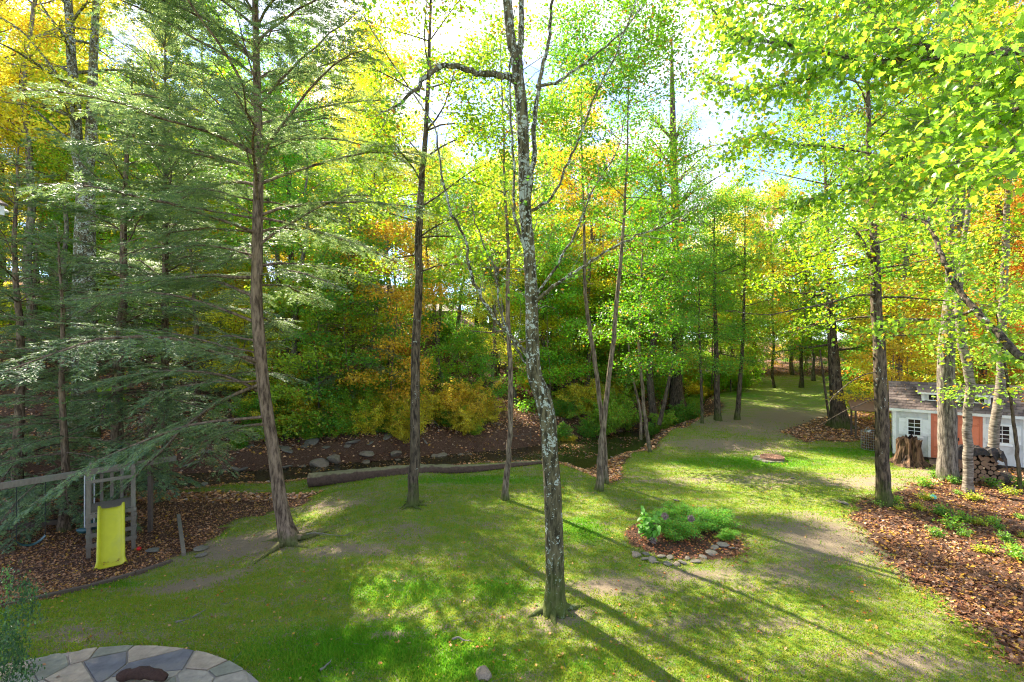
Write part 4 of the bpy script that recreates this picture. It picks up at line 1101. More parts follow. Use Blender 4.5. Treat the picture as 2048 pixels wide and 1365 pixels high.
for i, p_ in enumerate(pts):
    P = [p_ + np.array(q) * 1.2 for q in ((-1, -1), (1, -1), (1, 1), (-1, 1))]
    for j, q in enumerate(pts):
        if j == i or np.hypot(*(q - p_)) > 1.8: continue
        nrm = unit(q - p_); P = clip_poly(P, nrm, ((p_ + q) / 2) @ nrm - rg.uniform(.006, .020))
        if len(P) < 3: break
    for a_ in np.linspace(0, 2 * PI, 48, endpoint=False):
        if len(P) >= 3: P = clip_poly(P, np.array([math.cos(a_), math.sin(a_)]), PATIO_R - .012)
    if len(P) < 3: continue
    P = np.array(P); rr = np.hypot(P[:, 0], P[:, 1]); P = P * 1.0
    ar = .5 * abs(np.dot(P[:, 0], np.roll(P[:, 1], 1)) - np.dot(P[:, 1], np.roll(P[:, 0], 1)))
    P = P[np.linalg.norm(P - np.roll(P, 1, 0), axis=1) > .02]
    if ar < .03 or len(P) < 3: continue
    w = P
    if (w[:, 1] + PATIO_C[1]).max() < 4.2 and p_[1] < -1.5 and False: continue
    h_ = .062 + rg.uniform(0, .014)
    c_ = P.mean(0); Pi = c_ + (P - c_) * .965; nP = len(P)
    V = np.vstack([np.c_[P, np.full(nP, .03)], np.c_[P, np.full(nP, h_ - .006)], np.c_[Pi, np.full(nP, h_)]]) - [c_[0], c_[1], 0]
    kk = np.arange(nP); k2 = (kk + 1) % nP
    g = Geo(); g.add(V, np.stack([kk, k2, nP + k2, nP + kk], 1)); g.add(V, np.stack([nP + kk, nP + k2, 2 * nP + k2, 2 * nP + kk], 1)); g.add(V, (2 * nP + kk)[None, :])
    link('flagstone', g.mesh('flagstone', FS[int(rg.choice(4, p=(.46, .32, .06, .16)))]), patio, loc=(PATIO_C[0] + c_[0], PATIO_C[1] + c_[1], 0))
M['char'] = plain('rough_dark_wood', (0.06, 0.03, 0.02), .95, .5, 14, bump_d=.04)
pl = G(286, 1372)
g = Geo(); P = smooth_path([(-.36, 0, .0), (-.2, .02, .03), (0, .02, .05), (.2, 0, .03), (.34, 0, -.02)], 16)
V, F = tube(P, np.array([.12, .17, .19, .17, .15, .16, .18, .19, .18, .17, .17, .18, .17, .15, .13, .09]) * .42, 14, .12, rg); g.add(V, F)
lump = link('charred_log', g.mesh('charred_log', M['char'], True), loc=(pl[0], pl[1] - .0, .14)); tag(lump, 'dark rough-barked log end lying on the patio, cut by the bottom of the frame', 'log')

# ------------------------------------------------------------------ play tower, slide and swings
M['yellow'] = plain('yellow_plastic', (0.55, 0.51, 0.02), .5, .15, 5, dirt=(0.42, 0.40, 0.05), bump=0, spec=.5)
M['green_plastic'] = plain('dark_green_plastic', (0.015, 0.07, 0.065), .4, .2, 8, bump=0, spec=.5)
M['rope'] = plain('pale_swing_rod', (0.52, 0.52, 0.50), .6, .1, 20, bump=0)
M['chain'] = plain('dark_chain_sleeve', (0.02, 0.025, 0.02), .6, .1, 20, bump=0)
SB = G(222, 1138); vv_ = np.array([.63, -.776]); uu_ = np.array([.776, .63])
pang = math.atan2(uu_[1], uu_[0])      # local X along the front of the tower, local -Y down the slide
org = SB[:2] - vv_ * 1.05
gz = hz(*org) ; 
tower = thing('play_tower', 'weathered timber climbing tower with a yellow slide under the hemlock boughs', 'playset', (org[0], org[1], gz), pang)
TWW = .46
for sx, yb, h in ((-TWW, 0, 2.2), (TWW, 0, 2.2), (-TWW, .95, 2.2), (TWW, .95, 2.2)):
    quick([box(sx - .045, sx + .045, yb - .045, yb + .045, -.15, h)], 'post', M['timber'], tower)
    V = [(sx - .045, yb - .045, h + .001), (sx + .045, yb - .045, h + .001), (sx + .045, yb + .045, h + .001), (sx - .045, yb + .045, h + .001), (sx, yb, h + .14)]
    g = Geo(); g.add(V, [(0, 1, 4), (1, 2, 4), (2, 3, 4), (3, 0, 4)]); link('post_cap', g.mesh('post_cap', M['timber']), tower)
for z in (.28, .55, .82, 1.05):
    quick([box(-TWW - .06, TWW + .06, -.075, -.047, z, z + .10)], 'rung', M['timber'], tower)
for z in (.28, .6, .9):
    quick([box(TWW + .047, TWW + .075, -.03, .98, z, z + .09)], 'side_rung', M['timber'], tower)
for k in range(8): quick([box(-TWW - .04, TWW + .04, -.04 + k * .125, .075 + k * .125, 1.16, 1.19)], 'deck_board', M['timber'], tower)
for k in range(3): quick([box(-TWW + .20 + k * .22, -TWW + .275 + k * .22, 1.0, 1.02, 1.2, 1.95)], 'baluster', M['timber'], tower)
quick([box(-TWW - .05, TWW + .05, .996, 1.03, 1.96, 2.04)], 'rail', M['timber'], tower); quick([box(-TWW - .05, TWW + .05, -.08, -.046, 1.96, 2.04)], 'rail', M['timber'], tower)
for k in range(5): quick([box(-TWW - .03, -TWW - .01, .08 + k * .18, .16 + k * .18, 1.2, 1.95)], 'baluster', M['timber'], tower)
# slide: a channel with raised rims
prof = [(-.30, .00), (-.30, .10), (-.265, .115), (-.235, .09), (-.215, .02), (-.12, .0), (.12, .0), (.215, .02), (.235, .09), (.265, .115), (.30, .10), (.30, .00)]
path = smooth_path([(0, .03, 1.22), (0, -.10, 1.16), (0, -.45, .76), (0, -.80, .36), (0, -1.0, .16), (0, -1.22, .10)], 22)
V = []; npf = len(prof)
for i, p_ in enumerate(path):
    t = i / 21; wd = 1 + .16 * max(0, (t - .82) / .18) ** 2; tg = unit(path[min(i + 1, 21)] - path[max(i - 1, 0)]); nr = np.cross(tg, (-1, 0, 0)); nr = nr * (1 if nr[2] > 0 else -1)
    for a_, b_ in prof: V.append(p_ + np.array([a_ * .93 * wd, 0, 0]) + nr * b_ * (1 if t < .93 else .55))
nV = len(V); V = V + [q - np.array([0, 0, .012]) for q in V]
ii = (np.arange(21)[:, None] * npf + np.arange(npf - 1)[None, :]).ravel()
g = Geo(); g.add(V, np.stack([ii, ii + npf, ii + npf + 1, ii + 1], 1)); g.add(V, np.stack([ii, ii + 1, ii + npf + 1, ii + npf], 1) + nV)
link('slide', g.mesh('slide', M['yellow'], True), tower, label='yellow plastic slide with raised rims')
# swing beam on its far leg frame
bz = 1.42
A = at(10, 988, 12.0); Bq = at(352, 930, 14.8)
A[2] = Bq[2] = bz
beam = thing('swing_frame', 'long grey timber swing beam running left from the play tower', 'swing frame', (0, 0, 0))
dirb = unit(Bq - A); A2 = A - dirb * 1.6
quick([bar(A2, Bq, .09, .15)], 'beam', M['timber'], beam)
for sgn in (-1, 1):
    sd2 = np.array([-dirb[1], dirb[0], 0]) * sgn
    for E in (A2 + dirb * .1,):
        foot = E + sd2 * .9; foot[2] = hz(foot[0], foot[1]) - .1
        quick([bar(E + [0, 0, -.08], foot, .09, .09)], 'leg', M['timber'], beam)
E = A + (Bq - A) * .80; quick([box(E[0] - .05, E[0] + .05, E[1] + .08, E[1] + .18, hz(E[0], E[1]) - .1, bz - .076)], 'leg', M['timber_dark'], beam)
# belt swing
def on_beam(t): return A + (Bq - A) * t
def hang(name, label, cat, p, q, zs, rod, seat_fn, r=.009):
    t = thing(name, label, cat, ((p[0] + q[0]) / 2, (p[1] + q[1]) / 2, zs)); o_ = np.array(t.location)
    for e in (p, q):
        g = Geo(); g.add(*tube([e - o_ + [0, 0, bz - e[2] - .08], e - o_ + [0, 0, zs - e[2]]], [r, r], 6)); link('rope', g.mesh('rope', rod), t)
    seat_fn(t, p - o_, q - o_)
    return t
p_, q_ = on_beam(.055), on_beam(.20)
z_seat = hz(p_[0], p_[1]) + .62
def belt(t, p, q):
    p = np.array([p[0], p[1], 0]); q = np.array([q[0], q[1], 0]); sd3 = unit(np.cross(q - p, (0, 0, 1))) * .085
    V = []
    for i in range(11):
        s = i / 10; c = p + (q - p) * s; c[2] = -.16 * math.sin(PI * s) ** .8
        V += [c - sd3, c + sd3, c + sd3 - [0, 0, .012], c - sd3 - [0, 0, .012]]
    F = []
    for i in range(10):
        a_ = i * 4; F += [(a_, a_ + 1, a_ + 5, a_ + 4), (a_ + 2, a_ + 3, a_ + 7, a_ + 6), (a_ + 1, a_ + 2, a_ + 6, a_ + 5), (a_ + 3, a_, a_ + 4, a_ + 7)]
    g = Geo(); g.add(V, F); link('seat', g.mesh('seat', M['green_plastic'], True), t)
hang('belt_swing', 'green belt swing hanging on dark chains at the far left', 'swing', p_, q_, z_seat, M['chain'], belt)
p_, q_ = on_beam(.415), on_beam(.47)
def glider(t, p, q):
    for e, sg in ((p, -1), (q, 1)):
        c = np.array([e[0], e[1], 0]) + np.array([.05, -.12, 0]) * (sg < 0)
        for nm, P, R in (('seat', [(-.13, -.05, .02), (-.04, 0, -.02), (.08, .03, -.02), (.15, .07, .04)], [.03, .075, .075, .04]), ('backrest', [(.10, .04, 0), (.14, .07, .10), (.16, .09, .22)], [.05, .07, .035])):
            g = Geo(); g.add(*tube(smooth_path(np.array(P) + c, 8), np.interp(np.linspace(0, 1, 8), np.linspace(0, 1, len(R)), R), 10)); link(nm, g.mesh(nm, M['green_plastic'], True), t)
    g = Geo(); g.add(*bar((p[0], p[1], -.05), (q[0] + .1, q[1], -.05), .05, .03)); link('frame', g.mesh('frame', M['green_plastic']), t)
hang('glider_swing', 'dark green two-seat glider swing on two pale rods left of the slide', 'swing', p_, q_, hz(p_[0], p_[1]) + .55, M['rope'], glider, r=.017)
def ball(name, label, cat, p, r, mat):
    import bmesh
    bm = bmesh.new(); bmesh.ops.create_uvsphere(bm, u_segments=18, v_segments=12, radius=r); me = bpy.data.meshes.new(name); bm.to_mesh(me); bm.free()
    for f_ in me.polygons: f_.use_smooth = True
    me.materials.append(mat); return tag(link(name, me, loc=(p[0], p[1], p[2] + r * .9)), label, cat)
M['red'] = plain('red_plastic', (.65, .02, .015), .4, .1, 5, bump=0)
M['teal'] = plain('teal_plastic', (.10, .55, .42), .4, .1, 5, bump=0)
ball('ball', 'small red ball in the mulch right of the slide', 'ball', G(278, 1102), .055, M['red'])
ball('ball', 'small teal ball in the fallen leaves right of the dark maple', 'ball', G(1866, 1000), .09, M['teal'])
P0_, P1_ = G(357, 1052), G(368, 1114)
g = Geo(); g.add(*bar(P0_ + [0, 0, .32], P1_ + [0, 0, .05], .09, .09)); post = link('timber_post', g.mesh('timber_post', M['timber'])); tag(post, 'grey square timber lying askew on the mulch edge left of the hemlock trunk', 'post')
# landscape timbers along the mulch
edge = [G(-60, 1232), G(60, 1203), G(180, 1176), G(270, 1150), G(345, 1124)]
for i in range(4):
    a_, b_ = edge[i], edge[i + 1]; d_ = unit(b_ - a_)
    g = Geo(); g.add(*bar(a_ + d_ * .01 + [0, 0, .02], b_ - d_ * .01 + [0, 0, .02], .10, .09))
    o = link('edging_timber', g.mesh('edging_timber', M['timber_dark'])); tag(o, ('leftmost', 'second from the left', 'third from the left', 'rightmost')[i] + ' low timber edging the bark mulch against the grass', 'edging')
BK0, BK1 = G(0, 1063), G(200, 1040)
g = Geo(); g.add(*bar(BK0 + [0, 0, .08], BK1 + [0, 0, .08], .14, .14)); o = link('edging_timber', g.mesh('edging_timber', M['timber_dark'])); tag(o, 'weathered timber along the back of the mulch behind the swings', 'edging')

# ------------------------------------------------------------------ logs, stump, firewood
M['cut_wood'] = plain('cut_wood', (0.24, 0.14, 0.08), .9, .35, 10, dirt=(0.18, .10, .06))
M['rot'] = bark_material('rotten_wood', (.012, .008, .006), (.26, .15, .085), scale=.45)
M['bark_log'] = bark_material('mossy_log_bark', (0.035, 0.025, 0.018), (0.13, 0.095, 0.065), lichen=.1)
mm, N, L = new_mat('mossy_log')
tc = N.new('ShaderNodeNewGeometry'); sp = N.new('ShaderNodeSeparateXYZ'); L.new(tc.outputs['Normal'], sp.inputs[0])
nf = noise(N, L, 4, 5, .7)
k_ = ramp(N, L, math_(N, L, 'ADD', math_(N, L, 'MULTIPLY', sp.outputs['Z'], .55), math_(N, L, 'MULTIPLY', nf, .6)), [(.66, 0.0), (.80, 1.0)])
surface(N, L, mixrgb(N, L, k_, mixrgb(N, L, noise(N, L, 12, 5), (.03, .018, .012), (.16, .10, .07)), mixrgb(N, L, noise(N, L, 9, 3), (.10, .14, .02), (.30, .22, .16))), .95, noise(N, L, 10, 6), .04, .2)
la, lb_ = G(622, 975), G(935, 945)
P = smooth_path([la + [-.05, 0, .24], la * .6 + lb_ * .4 + [0, .1, .24], la * .3 + lb_ * .7 + [0, 0.1, .2], lb_ + [0, 0, .12], G(1085, 930) + [0, .2, .05]], 40)
g = Geo(); V, F = tube(P - P[0], np.interp(np.linspace(0, 1, 40), [0, .3, .7, 1], [.27, .25, .18, .07]), 18, .13, rg); g.add(V, F)
g.add(np.vstack([V[:18], [[0, 0, 0]]]), np.stack([(np.arange(18) + 1) % 18, np.arange(18), np.full(18, 18)], 1))
log = link('fallen_log', g.mesh('fallen_log', mm, True), loc=P[0]); tag(log, 'long fallen log, mossy on top, lying along the grass edge above the creek', 'log')
sp_ = G(1817, 930)
stump = thing('tree_stump', 'big rotten jagged tree stump in front of the shed window', 'stump', (sp_[0], sp_[1], sp_[2] - .05))
g = Geo(); n = 40; a = np.linspace(0, 2 * PI, n, endpoint=False); rings = []
fl = 1 + .32 * np.maximum(0, np.cos(3 * a + .6)) + .22 * np.maximum(0, np.cos(5 * a + 2)); jag = rg.normal(0, .05, n) + .07 * np.sin(2 * a)
for i, (z, r) in enumerate(((0, .72), (.12, .60), (.3, .50), (.55, .455), (.8, .435), (1.0, .42), (1.12, .41))):
    f = 1 + (fl - 1) * math.exp(-z / .22); rr = r * f * .86 + rg.normal(0, .028, n) + .035 * np.sin(9 * a + 3) + .03 * np.sin(14 * a)
    rings.append(np.stack([rr * np.cos(a), rr * np.sin(a), np.full(n, z) + (jag if i == 6 else 0)], 1))
for r, z in ((.30, 1.0), (.20, .80), (.05, .7)): rings.append(np.stack([r * np.cos(a), r * np.sin(a), z + rg.normal(0, .03, n)], 1))
V = np.vstack(rings); k = np.arange(n); k2 = (k + 1) % n
g.add(V, np.concatenate([np.stack([i * n + k, i * n + k2, (i + 1) * n + k2, (i + 1) * n + k], 1) for i in range(9)]))
link('trunk', g.mesh('trunk', M['rot']), stump)
def log_mesh(r, l, seed, split=False):
    rg2 = np.random.default_rng(seed); g = Geo(); n = 12
    V, F = tube([(0, 0, 0), (0, l * .5, 0), (0, l, 0)], [r, r * 1.02, r * .97], n, .05, rg2)
    if split: V[:, 2] = np.minimum(V[:, 2], r * .25)
    g.add(V, F, mat=0)
    k = np.arange(n); k2 = (k + 1) % n
    g.add(np.vstack([V[:n], [[0, -.004, -r * .2 if split else 0]]]), np.stack([k2, k, np.full(n, n)], 1)[:, ::-1], mat=1); g.add(np.vstack([V[2 * n:], [[0, l, 0]]]), np.stack([k, k2, np.full(n, n)], 1), mat=1)
    return g.mesh('firewood_log', [M['bark_log'], M['cut_wood']], False)
LM = [log_mesh(.085, .42, 1), log_mesh(.075, .42, 2), log_mesh(.10, .4, 3), log_mesh(.09, .42, 4, True), log_mesh(.08, .42, 5, True)]
wp = G(1960, 968); ra_ = -.45
ca, sa = math.cos(ra_), math.sin(ra_)
cnt = 0
for r_ in range(7):
    for c_ in range(8 if r_ < 6 else 5):
        lx = (c_ - 3.9) * .17 + (r_ % 2) * .08 + rg.normal(0, .01); lz = .09 + r_ * .152
        o = link('firewood_log', LM[int(rg.integers(5))], loc=(wp[0] + lx * ca, wp[1] + .1 + lx * sa + rg.normal(0, .02), wp[2] + lz)); o.rotation_euler = (0, rg.uniform(0, 6.28), ra_ + rg.normal(0, .04))
        tag(o, 'split log in the firewood stack behind the pale bent birch', 'firewood', 'logs of the firewood stack')
g = Geo(); n = 16; V = []
for i in range(n):
    for j in range(10):
        lx = -.80 + i * 1.55 / (n - 1); ly = -.06 + j * .65 / 9
        z = 1.22 + rg.normal(0, .035) - .12 * (j in (0, 9)) - .28 * (i in (0, n - 1)) - .06 * abs(lx)
        if j == 0: z -= rg.uniform(0, .35)
        V.append((lx, ly, z))
ii = (np.arange(n - 1)[:, None] * 10 + np.arange(9)[None, :]).ravel()
g.add(V, np.stack([ii, ii + 10, ii + 11, ii + 1], 1))
M['tarp'] = plain('leaf_strewn_black_cover', (0.025, 0.02, 0.018), .7, .5, 9, dirt=(0.13, .08, .05), bump_d=.05)
tarp = link('stack_cover', g.mesh('stack_cover', M['tarp']), loc=(wp[0], wp[1] + .05, wp[2])); tarp.rotation_euler = (0, 0, ra_); tag(tarp, 'dark crumpled cover over the top of the firewood stack', 'cover')
g = Geo(); rl = log_mesh(.20, .55, 8); pr = G(2012, 968); o = link('round_log', rl, loc=(pr[0] - .3, pr[1], pr[2] + .17)); o.rotation_euler = (0, 0, -1.2); tag(o, 'thick log lying on the leaves at the right foot of the firewood stack', 'log')
# second woodpile and bin left of the shed, lean-to roof
wq = G(1765, 905)
g = Geo(); wm = M['rope']
compost = thing('wire_leaf_bin', 'wire mesh ring heaped with dead leaves at the left corner of the shed', 'leaf bin', (wq[0] - .1, wq[1] + .5, wq[2]))
g = Geo()
for z in np.linspace(.04, .85, 8):
    a = np.linspace(0, 2 * PI, 25); P = np.stack([.42 * np.cos(a), .42 * np.sin(a), np.full(25, z)], 1); g.add(*prisms(P[:-1], P[1:], .004, .004))
a = np.linspace(0, 2 * PI, 30, endpoint=False); P = np.stack([.42 * np.cos(a), .42 * np.sin(a), np.full(30, .02)], 1); g.add(*prisms(P, P + [0, 0, .85], .004, .004))
link('mesh', g.mesh('mesh', wm), compost)
M['litter_leaf'] = leaf_material('fallen_leaf', None, turn=(.5, .28, .04), turn_at=.88, pale=.45, trans=.12, gloss=.2)
g = Geo(); q = rg.uniform(0, 1, 1500); a = rg.uniform(0, 6.28, 1500); P = np.stack([.39 * np.sqrt(q) * np.cos(a), .39 * np.sqrt(q) * np.sin(a), rg.uniform(.05, .8, 1500)], 1)
V, F, v = leaves(P, .08, rg, tilt=2); g.add(V, F, v); o = link('leaves', g.mesh('leaves', M['litter_leaf']), compost, color=(.17, .09, .05)); o['kind'] = 'stuff'
for r_ in range(6):
    for c_ in range(4):
        o = link('firewood_log', LM[int(rg.integers(5))], loc=(wq[0] + .55 + c_ * .16 + (r_ % 2) * .07, wq[1] + 1.0 + c_ * .02, wq[2] + .1 + r_ * .15)); o.rotation_euler = (0, rg.uniform(0, 6.28), -.2)
        tag(o, 'log in the woodpile between the dark maple trunk and the shed corner', 'firewood', 'logs of the woodpile left of the shed')
lean = thing('lean_to', 'low brown-roofed shelter on thin posts behind the left end of the shed', 'shelter', (17.2, 24.2, hz(17.2, 24.2)), -.5)
for x in (0, 1.2):
    for y in (0, 1.6): quick([box(x - .04, x + .04, y - .04, y + .04, 0, 1.55 + y * .2)], 'post', M['timber_dark'], lean)
g = Geo(); V = [(-.2, -.3, 1.56), (1.4, -.3, 1.56), (1.4, 1.9, 2.0), (-.2, 1.9, 2.0)]; V = V + [(a_, b_, c_ - .05) for a_, b_, c_ in V]
g.add(V, [(0, 1, 2, 3), (4, 7, 6, 5), (0, 4, 5, 1), (1, 5, 6, 2), (2, 6, 7, 3), (3, 7, 4, 0)]); link('roof', g.mesh('roof', plain('brown_lean_to_roof', (.22, .12, .07), .9, .4, 8)), lean)
# watering can
M['galv'] = plain('galvanised_metal', (.55, .58, .60), .35, .12, 10, bump=0, metallic=.7)
wc = G(1739, 888, 4, 60)
can = thing('watering_can', 'galvanised watering can on a stake left of the dark maple trunk', 'watering can', (wc[0], wc[1], wc[2]))
g = Geo(); g.add(*tube([(0, 0, 0), (0, 0, .42)], [.012, .012], 6)); link('stake', g.mesh('stake', M['black_metal']), can)
g = Geo(); g.add(*tube([(0, 0, .40), (0, 0, .403), (0, 0, .5), (0, 0, .62), (0, 0, .66), (0, 0, .665)], [.001, .13, .135, .125, .07, .001], 16)); link('body', g.mesh('body', M['galv'], True), can)
g = Geo(); g.add(*tube([(.11, 0, .45), (.22, .0, .52), (.34, 0, .64)], [.022, .018, .014], 8)); link('spout', g.mesh('spout', M['galv'], True), can)
g = Geo(); g.add(*tube(smooth_path([(-.11, 0, .5), (-.2, 0, .62), (-.1, 0, .8), (.03, 0, .68)], 12), .009, 6)); link('handle', g.mesh('handle', M['galv'], True), can)
# round riser lid on its slab
lp = G(1542, 920)
riser = thing('riser_lid', 'round rust-brown ribbed lid on a flat slab in the far grass', 'lid', lp)
g = Geo(); g.add(*tube([(-.12, -.02, -.03), (-.12, -.02, .05), (-.12, -.02, .06)], [.62, .60, .01], 18, .04, rg)); link('slab', g.mesh('slab', M['stone'], False), riser)
M['rust'] = plain('rust_brown', (.24, .13, .085), .85, .35, 16, bump_d=.01)
g = Geo(); g.add(*tube([(.05, 0, .062), (.05, 0, .15), (.05, 0, .155)], [.46, .46, .40], 32)); g.add(*tube([(.05, 0, .155), (.05, 0, .157)], [.40, .001], 32)); link('rim', g.mesh('rim', M['rust'], False), riser)
for k in range(22):
    a = k * 2 * PI / 22; g = Geo(); g.add(*bar((.05 + .1 * math.cos(a), .1 * math.sin(a), .166), (.05 + .42 * math.cos(a), .42 * math.sin(a), .162), .04, .016)); link('rib', g.mesh('rib', M['rust']), riser)
# coil of hose in the creek-side leaves
hp = G(1157, 921)
g = Geo()
for k in range(5):
    a = np.linspace(0, 2 * PI, 40); r = .52 - .05 * k + rg.normal(0, .01, 40)
    P = np.stack([r * np.cos(a), r * np.sin(a), .05 + .025 * (k % 3) + 0 * a], 1); P[-1] = P[0]; g.add(*tube(P, .016, 6))
M['hose'] = plain('grey_hose', (.20, .22, .26), .5, .2, 10, bump=0)
o = link('hose_coil', g.mesh('hose_coil', M['hose'], True), loc=hp); tag(o, 'loose coil of grey-blue hose on the leaves beside the creek pool', 'hose')

# ------------------------------------------------------------------ houses across the creek, corner of an eave at the left edge
M['tan'] = plain('tan_siding', (.50, .42, .27), .8, .06, 4, bump=0); M['roof_tan'] = plain('grey_brown_roof', (.26, .22, .20), .9, .25, 5)
hx, hy = 6.8, 58.0; hb = hz(hx, hy)
house = thing('house', 'tan single-storey house seen between trunks across the creek', 'house', (hx, hy, hb), .06)
quick([box(-4, 5, 0, 7, -.6, 2.9)], 'wall', M['tan'], house)
g = Geo(); V = [(-4.5, -.5, 2.85), (5.5, -.5, 2.85), (5.5, 3.5, 4.4), (-4.5, 3.5, 4.4), (5.5, 7.5, 2.85), (-4.5, 7.5, 2.85)]
g.add(V, [(0, 1, 2, 3), (3, 2, 4, 5), (0, 5, 4, 1)]); g.add(V, [(0, 3, 5), (1, 4, 2)]); link('roof', g.mesh('roof', M['roof_tan']), house)
for x in (-2.6, 1.9):
    w_ = quick([box(x, x + 1.1, -.05, -.002, 1.1, 2.3)], 'window', M['white'], house)
    quick([box(x + .08, x + .51, -.07, -.052, 1.2, 2.2)], 'pane', M['glass'], w_); quick([box(x + .59, x + 1.02, -.07, -.052, 1.2, 2.2)], 'pane', M['glass'], w_)
quick([box(3.6, 4.5, -.05, -.002, 0, 2.1)], 'door', M['white'], house)
M['pale_green'] = plain('pale_green_siding', (.38, .42, .36), .8, .06, 4, bump=0)
hx, hy = -8.4, 52.0; hb = hz(hx, hy)
h2 = thing('outbuilding', 'pale grey-green outbuilding behind a leaning trunk on the far slope', 'building', (hx, hy, hb), .3)
quick([box(-2.2, 2.4, 0, 4, -.6, 2.3)], 'wall', M['pale_green'], h2)
g = Geo(); V = [(-2.5, -.3, 2.25), (2.7, -.3, 2.25), (2.7, 2, 3.2), (-2.5, 2, 3.2), (2.7, 4.3, 2.25), (-2.5, 4.3, 2.25)]
g.add(V, [(0, 1, 2, 3), (3, 2, 4, 5), (0, 5, 4, 1)]); g.add(V, [(0, 3, 5), (1, 4, 2)]); link('roof', g.mesh('roof', M['roof_tan']), h2)
quick([box(-.5, .4, -.04, -.002, .9, 1.8)], 'window', M['glass'], h2)
ee = at(17, 410, 7.0)
ev = thing('porch_roof', 'corner of a grey shingled roof with white fascia at the left edge', 'roof', ee)
g = Geo(); V = [(0, 0, 0), (-1.8, 0, 1.1), (-1.8, -2, 1.1), (0, -2, 0)]; V = V + [(a_, b_, c_ - .03) for a_, b_, c_ in V]
g.add(V, [(0, 1, 2, 3), (4, 7, 6, 5), (0, 4, 5, 1), (3, 7, 4, 0), (1, 5, 6, 2), (2, 6, 7, 3)]); link('roof', g.mesh('roof', M['shingle_b']), ev)
quick([bar((-.03, -.04, -.10), (-.03, -2, -.10), .03, .13)], 'fascia', M['white'], ev); quick([bar((-.04, -.02, -.10), (-1.8, -.02, .98), .03, .13, up=(0, 1, 0))], 'barge_board', M['white'], ev)
quick([box(-1.75, -1.1, -1.9, -.06, -ee[2] + hz(-8.5, 7), .55)], 'wall', M['siding'], ev)

# ------------------------------------------------------------------ near maple: boughs reach in from the right
M['maple'] = leaf_material('maple_leaf', (0.21, 0.43, 0.045), turn=(.60, .42, .05), turn_at=.93, pale=.5, trans=.55, gloss=.6)
rm = np.random.default_rng(42)
mt = thing('maple', 'maple whose long leafy boughs reach in from the upper right, closest foliage', 'tree', (6.2, 2.6, hz(6.2, 2.6)))
mo = np.array(mt.location)
P = smooth_path([(0, 0, -.1), (.05, 0, 3), (-.1, .05, 6), (0, 0, 10), (.2, 0, 14)], 30); g = Geo(); g.add(*tube(P, np.linspace(.24, .08, 30), 16, .04, rm, flare=.6)); link('trunk', g.mesh('trunk', M['bark_grey'], True), mt)
boughs = [
    [(2300, 150, 3.0, 40), (2060, 110, 3.1, 18), (1950, 107, 3.6, 16), (1860, 115, 4.0, 14), (1770, 123, 4.3, 11), (1700, 116, 4.6, 9), (1620, 100, 4.9, 7), (1550, 84, 5.2, 6), (1490, 78, 5.4, 5), (1440, 40, 5.6, 3), (1410, -10, 5.8, 2)],
    [(1900, 110, 3.8, 9), (1840, 90, 4.0, 7), (1790, 60, 4.3, 6), (1740, 20, 4.6, 4), (1700, -40, 4.9, 3)],
    [(2250, 100, 2.9, 36), (2060, 140, 3.4, 26), (1980, 175, 3.9, 18), (1930, 210, 4.3, 14), (1880, 260, 4.8, 10), (1800, 320, 5.4, 8), (1730, 360, 5.9, 6), (1660, 390, 6.4, 4), (1590, 405, 6.8, 3)],
    [(1880, 260, 4.8, 7), (1820, 300, 5.6, 6), (1740, 340, 6.4, 5), (1660, 425, 7.2, 4), (1590, 450, 7.8, 3), (1540, 470, 8.2, 2)],
    [(2250, 260, 2.5, 30), (2080, 300, 2.9, 14), (1980, 310, 3.5, 9), (1900, 330, 4.1, 7), (1830, 370, 4.7, 5), (1760, 380, 5.3, 3)],
    [(1700, 116, 4.6, 6), (1640, 150, 5.0, 5), (1560, 170, 5.5, 4), (1500, 180, 6.0, 3), (1430, 160, 6.4, 2)],
    [(2200, -60, 3.2, 28), (2000, -40, 3.8, 12), (1860, -20, 4.4, 9), (1720, 10, 5.0, 6), (1600, 20, 5.6, 4), (1500, 0, 6.0, 2)],
    [(1800, 320, 5.4, 5), (1700, 300, 6.0, 4), (1600, 290, 6.6, 3), (1520, 270, 7.0, 2), (1460, 300, 7.4, 1.5)],
    [(2150, 700, 5.6, 34), (2048, 716, 6.0, 15), (2000, 670, 6.4, 14), (1950, 620, 6.8, 12), (1905, 560, 7.2, 10), (1880, 500, 7.6, 9), (1856, 450, 8.0, 8), (1815, 435, 8.4, 5), (1770, 415, 8.8, 3)],
    [(1856, 450, 8.0, 6), (1862, 420, 8.2, 5), (1880, 380, 8.4, 3), (1876, 330, 8.6, 2)],
    [(2150, 200, 3.0, 20), (2040, 215, 3.2, 8), (1980, 240, 3.5, 6), (1920, 240, 3.9, 4), (1850, 230, 4.3, 3)],
    [(1950, 620, 6.8, 6), (1880, 640, 7.4, 5), (1800, 640, 8, 4), (1740, 660, 8.6, 2)],
]
LP, LS, tp0, tp1, tr = [], [], [], [], []
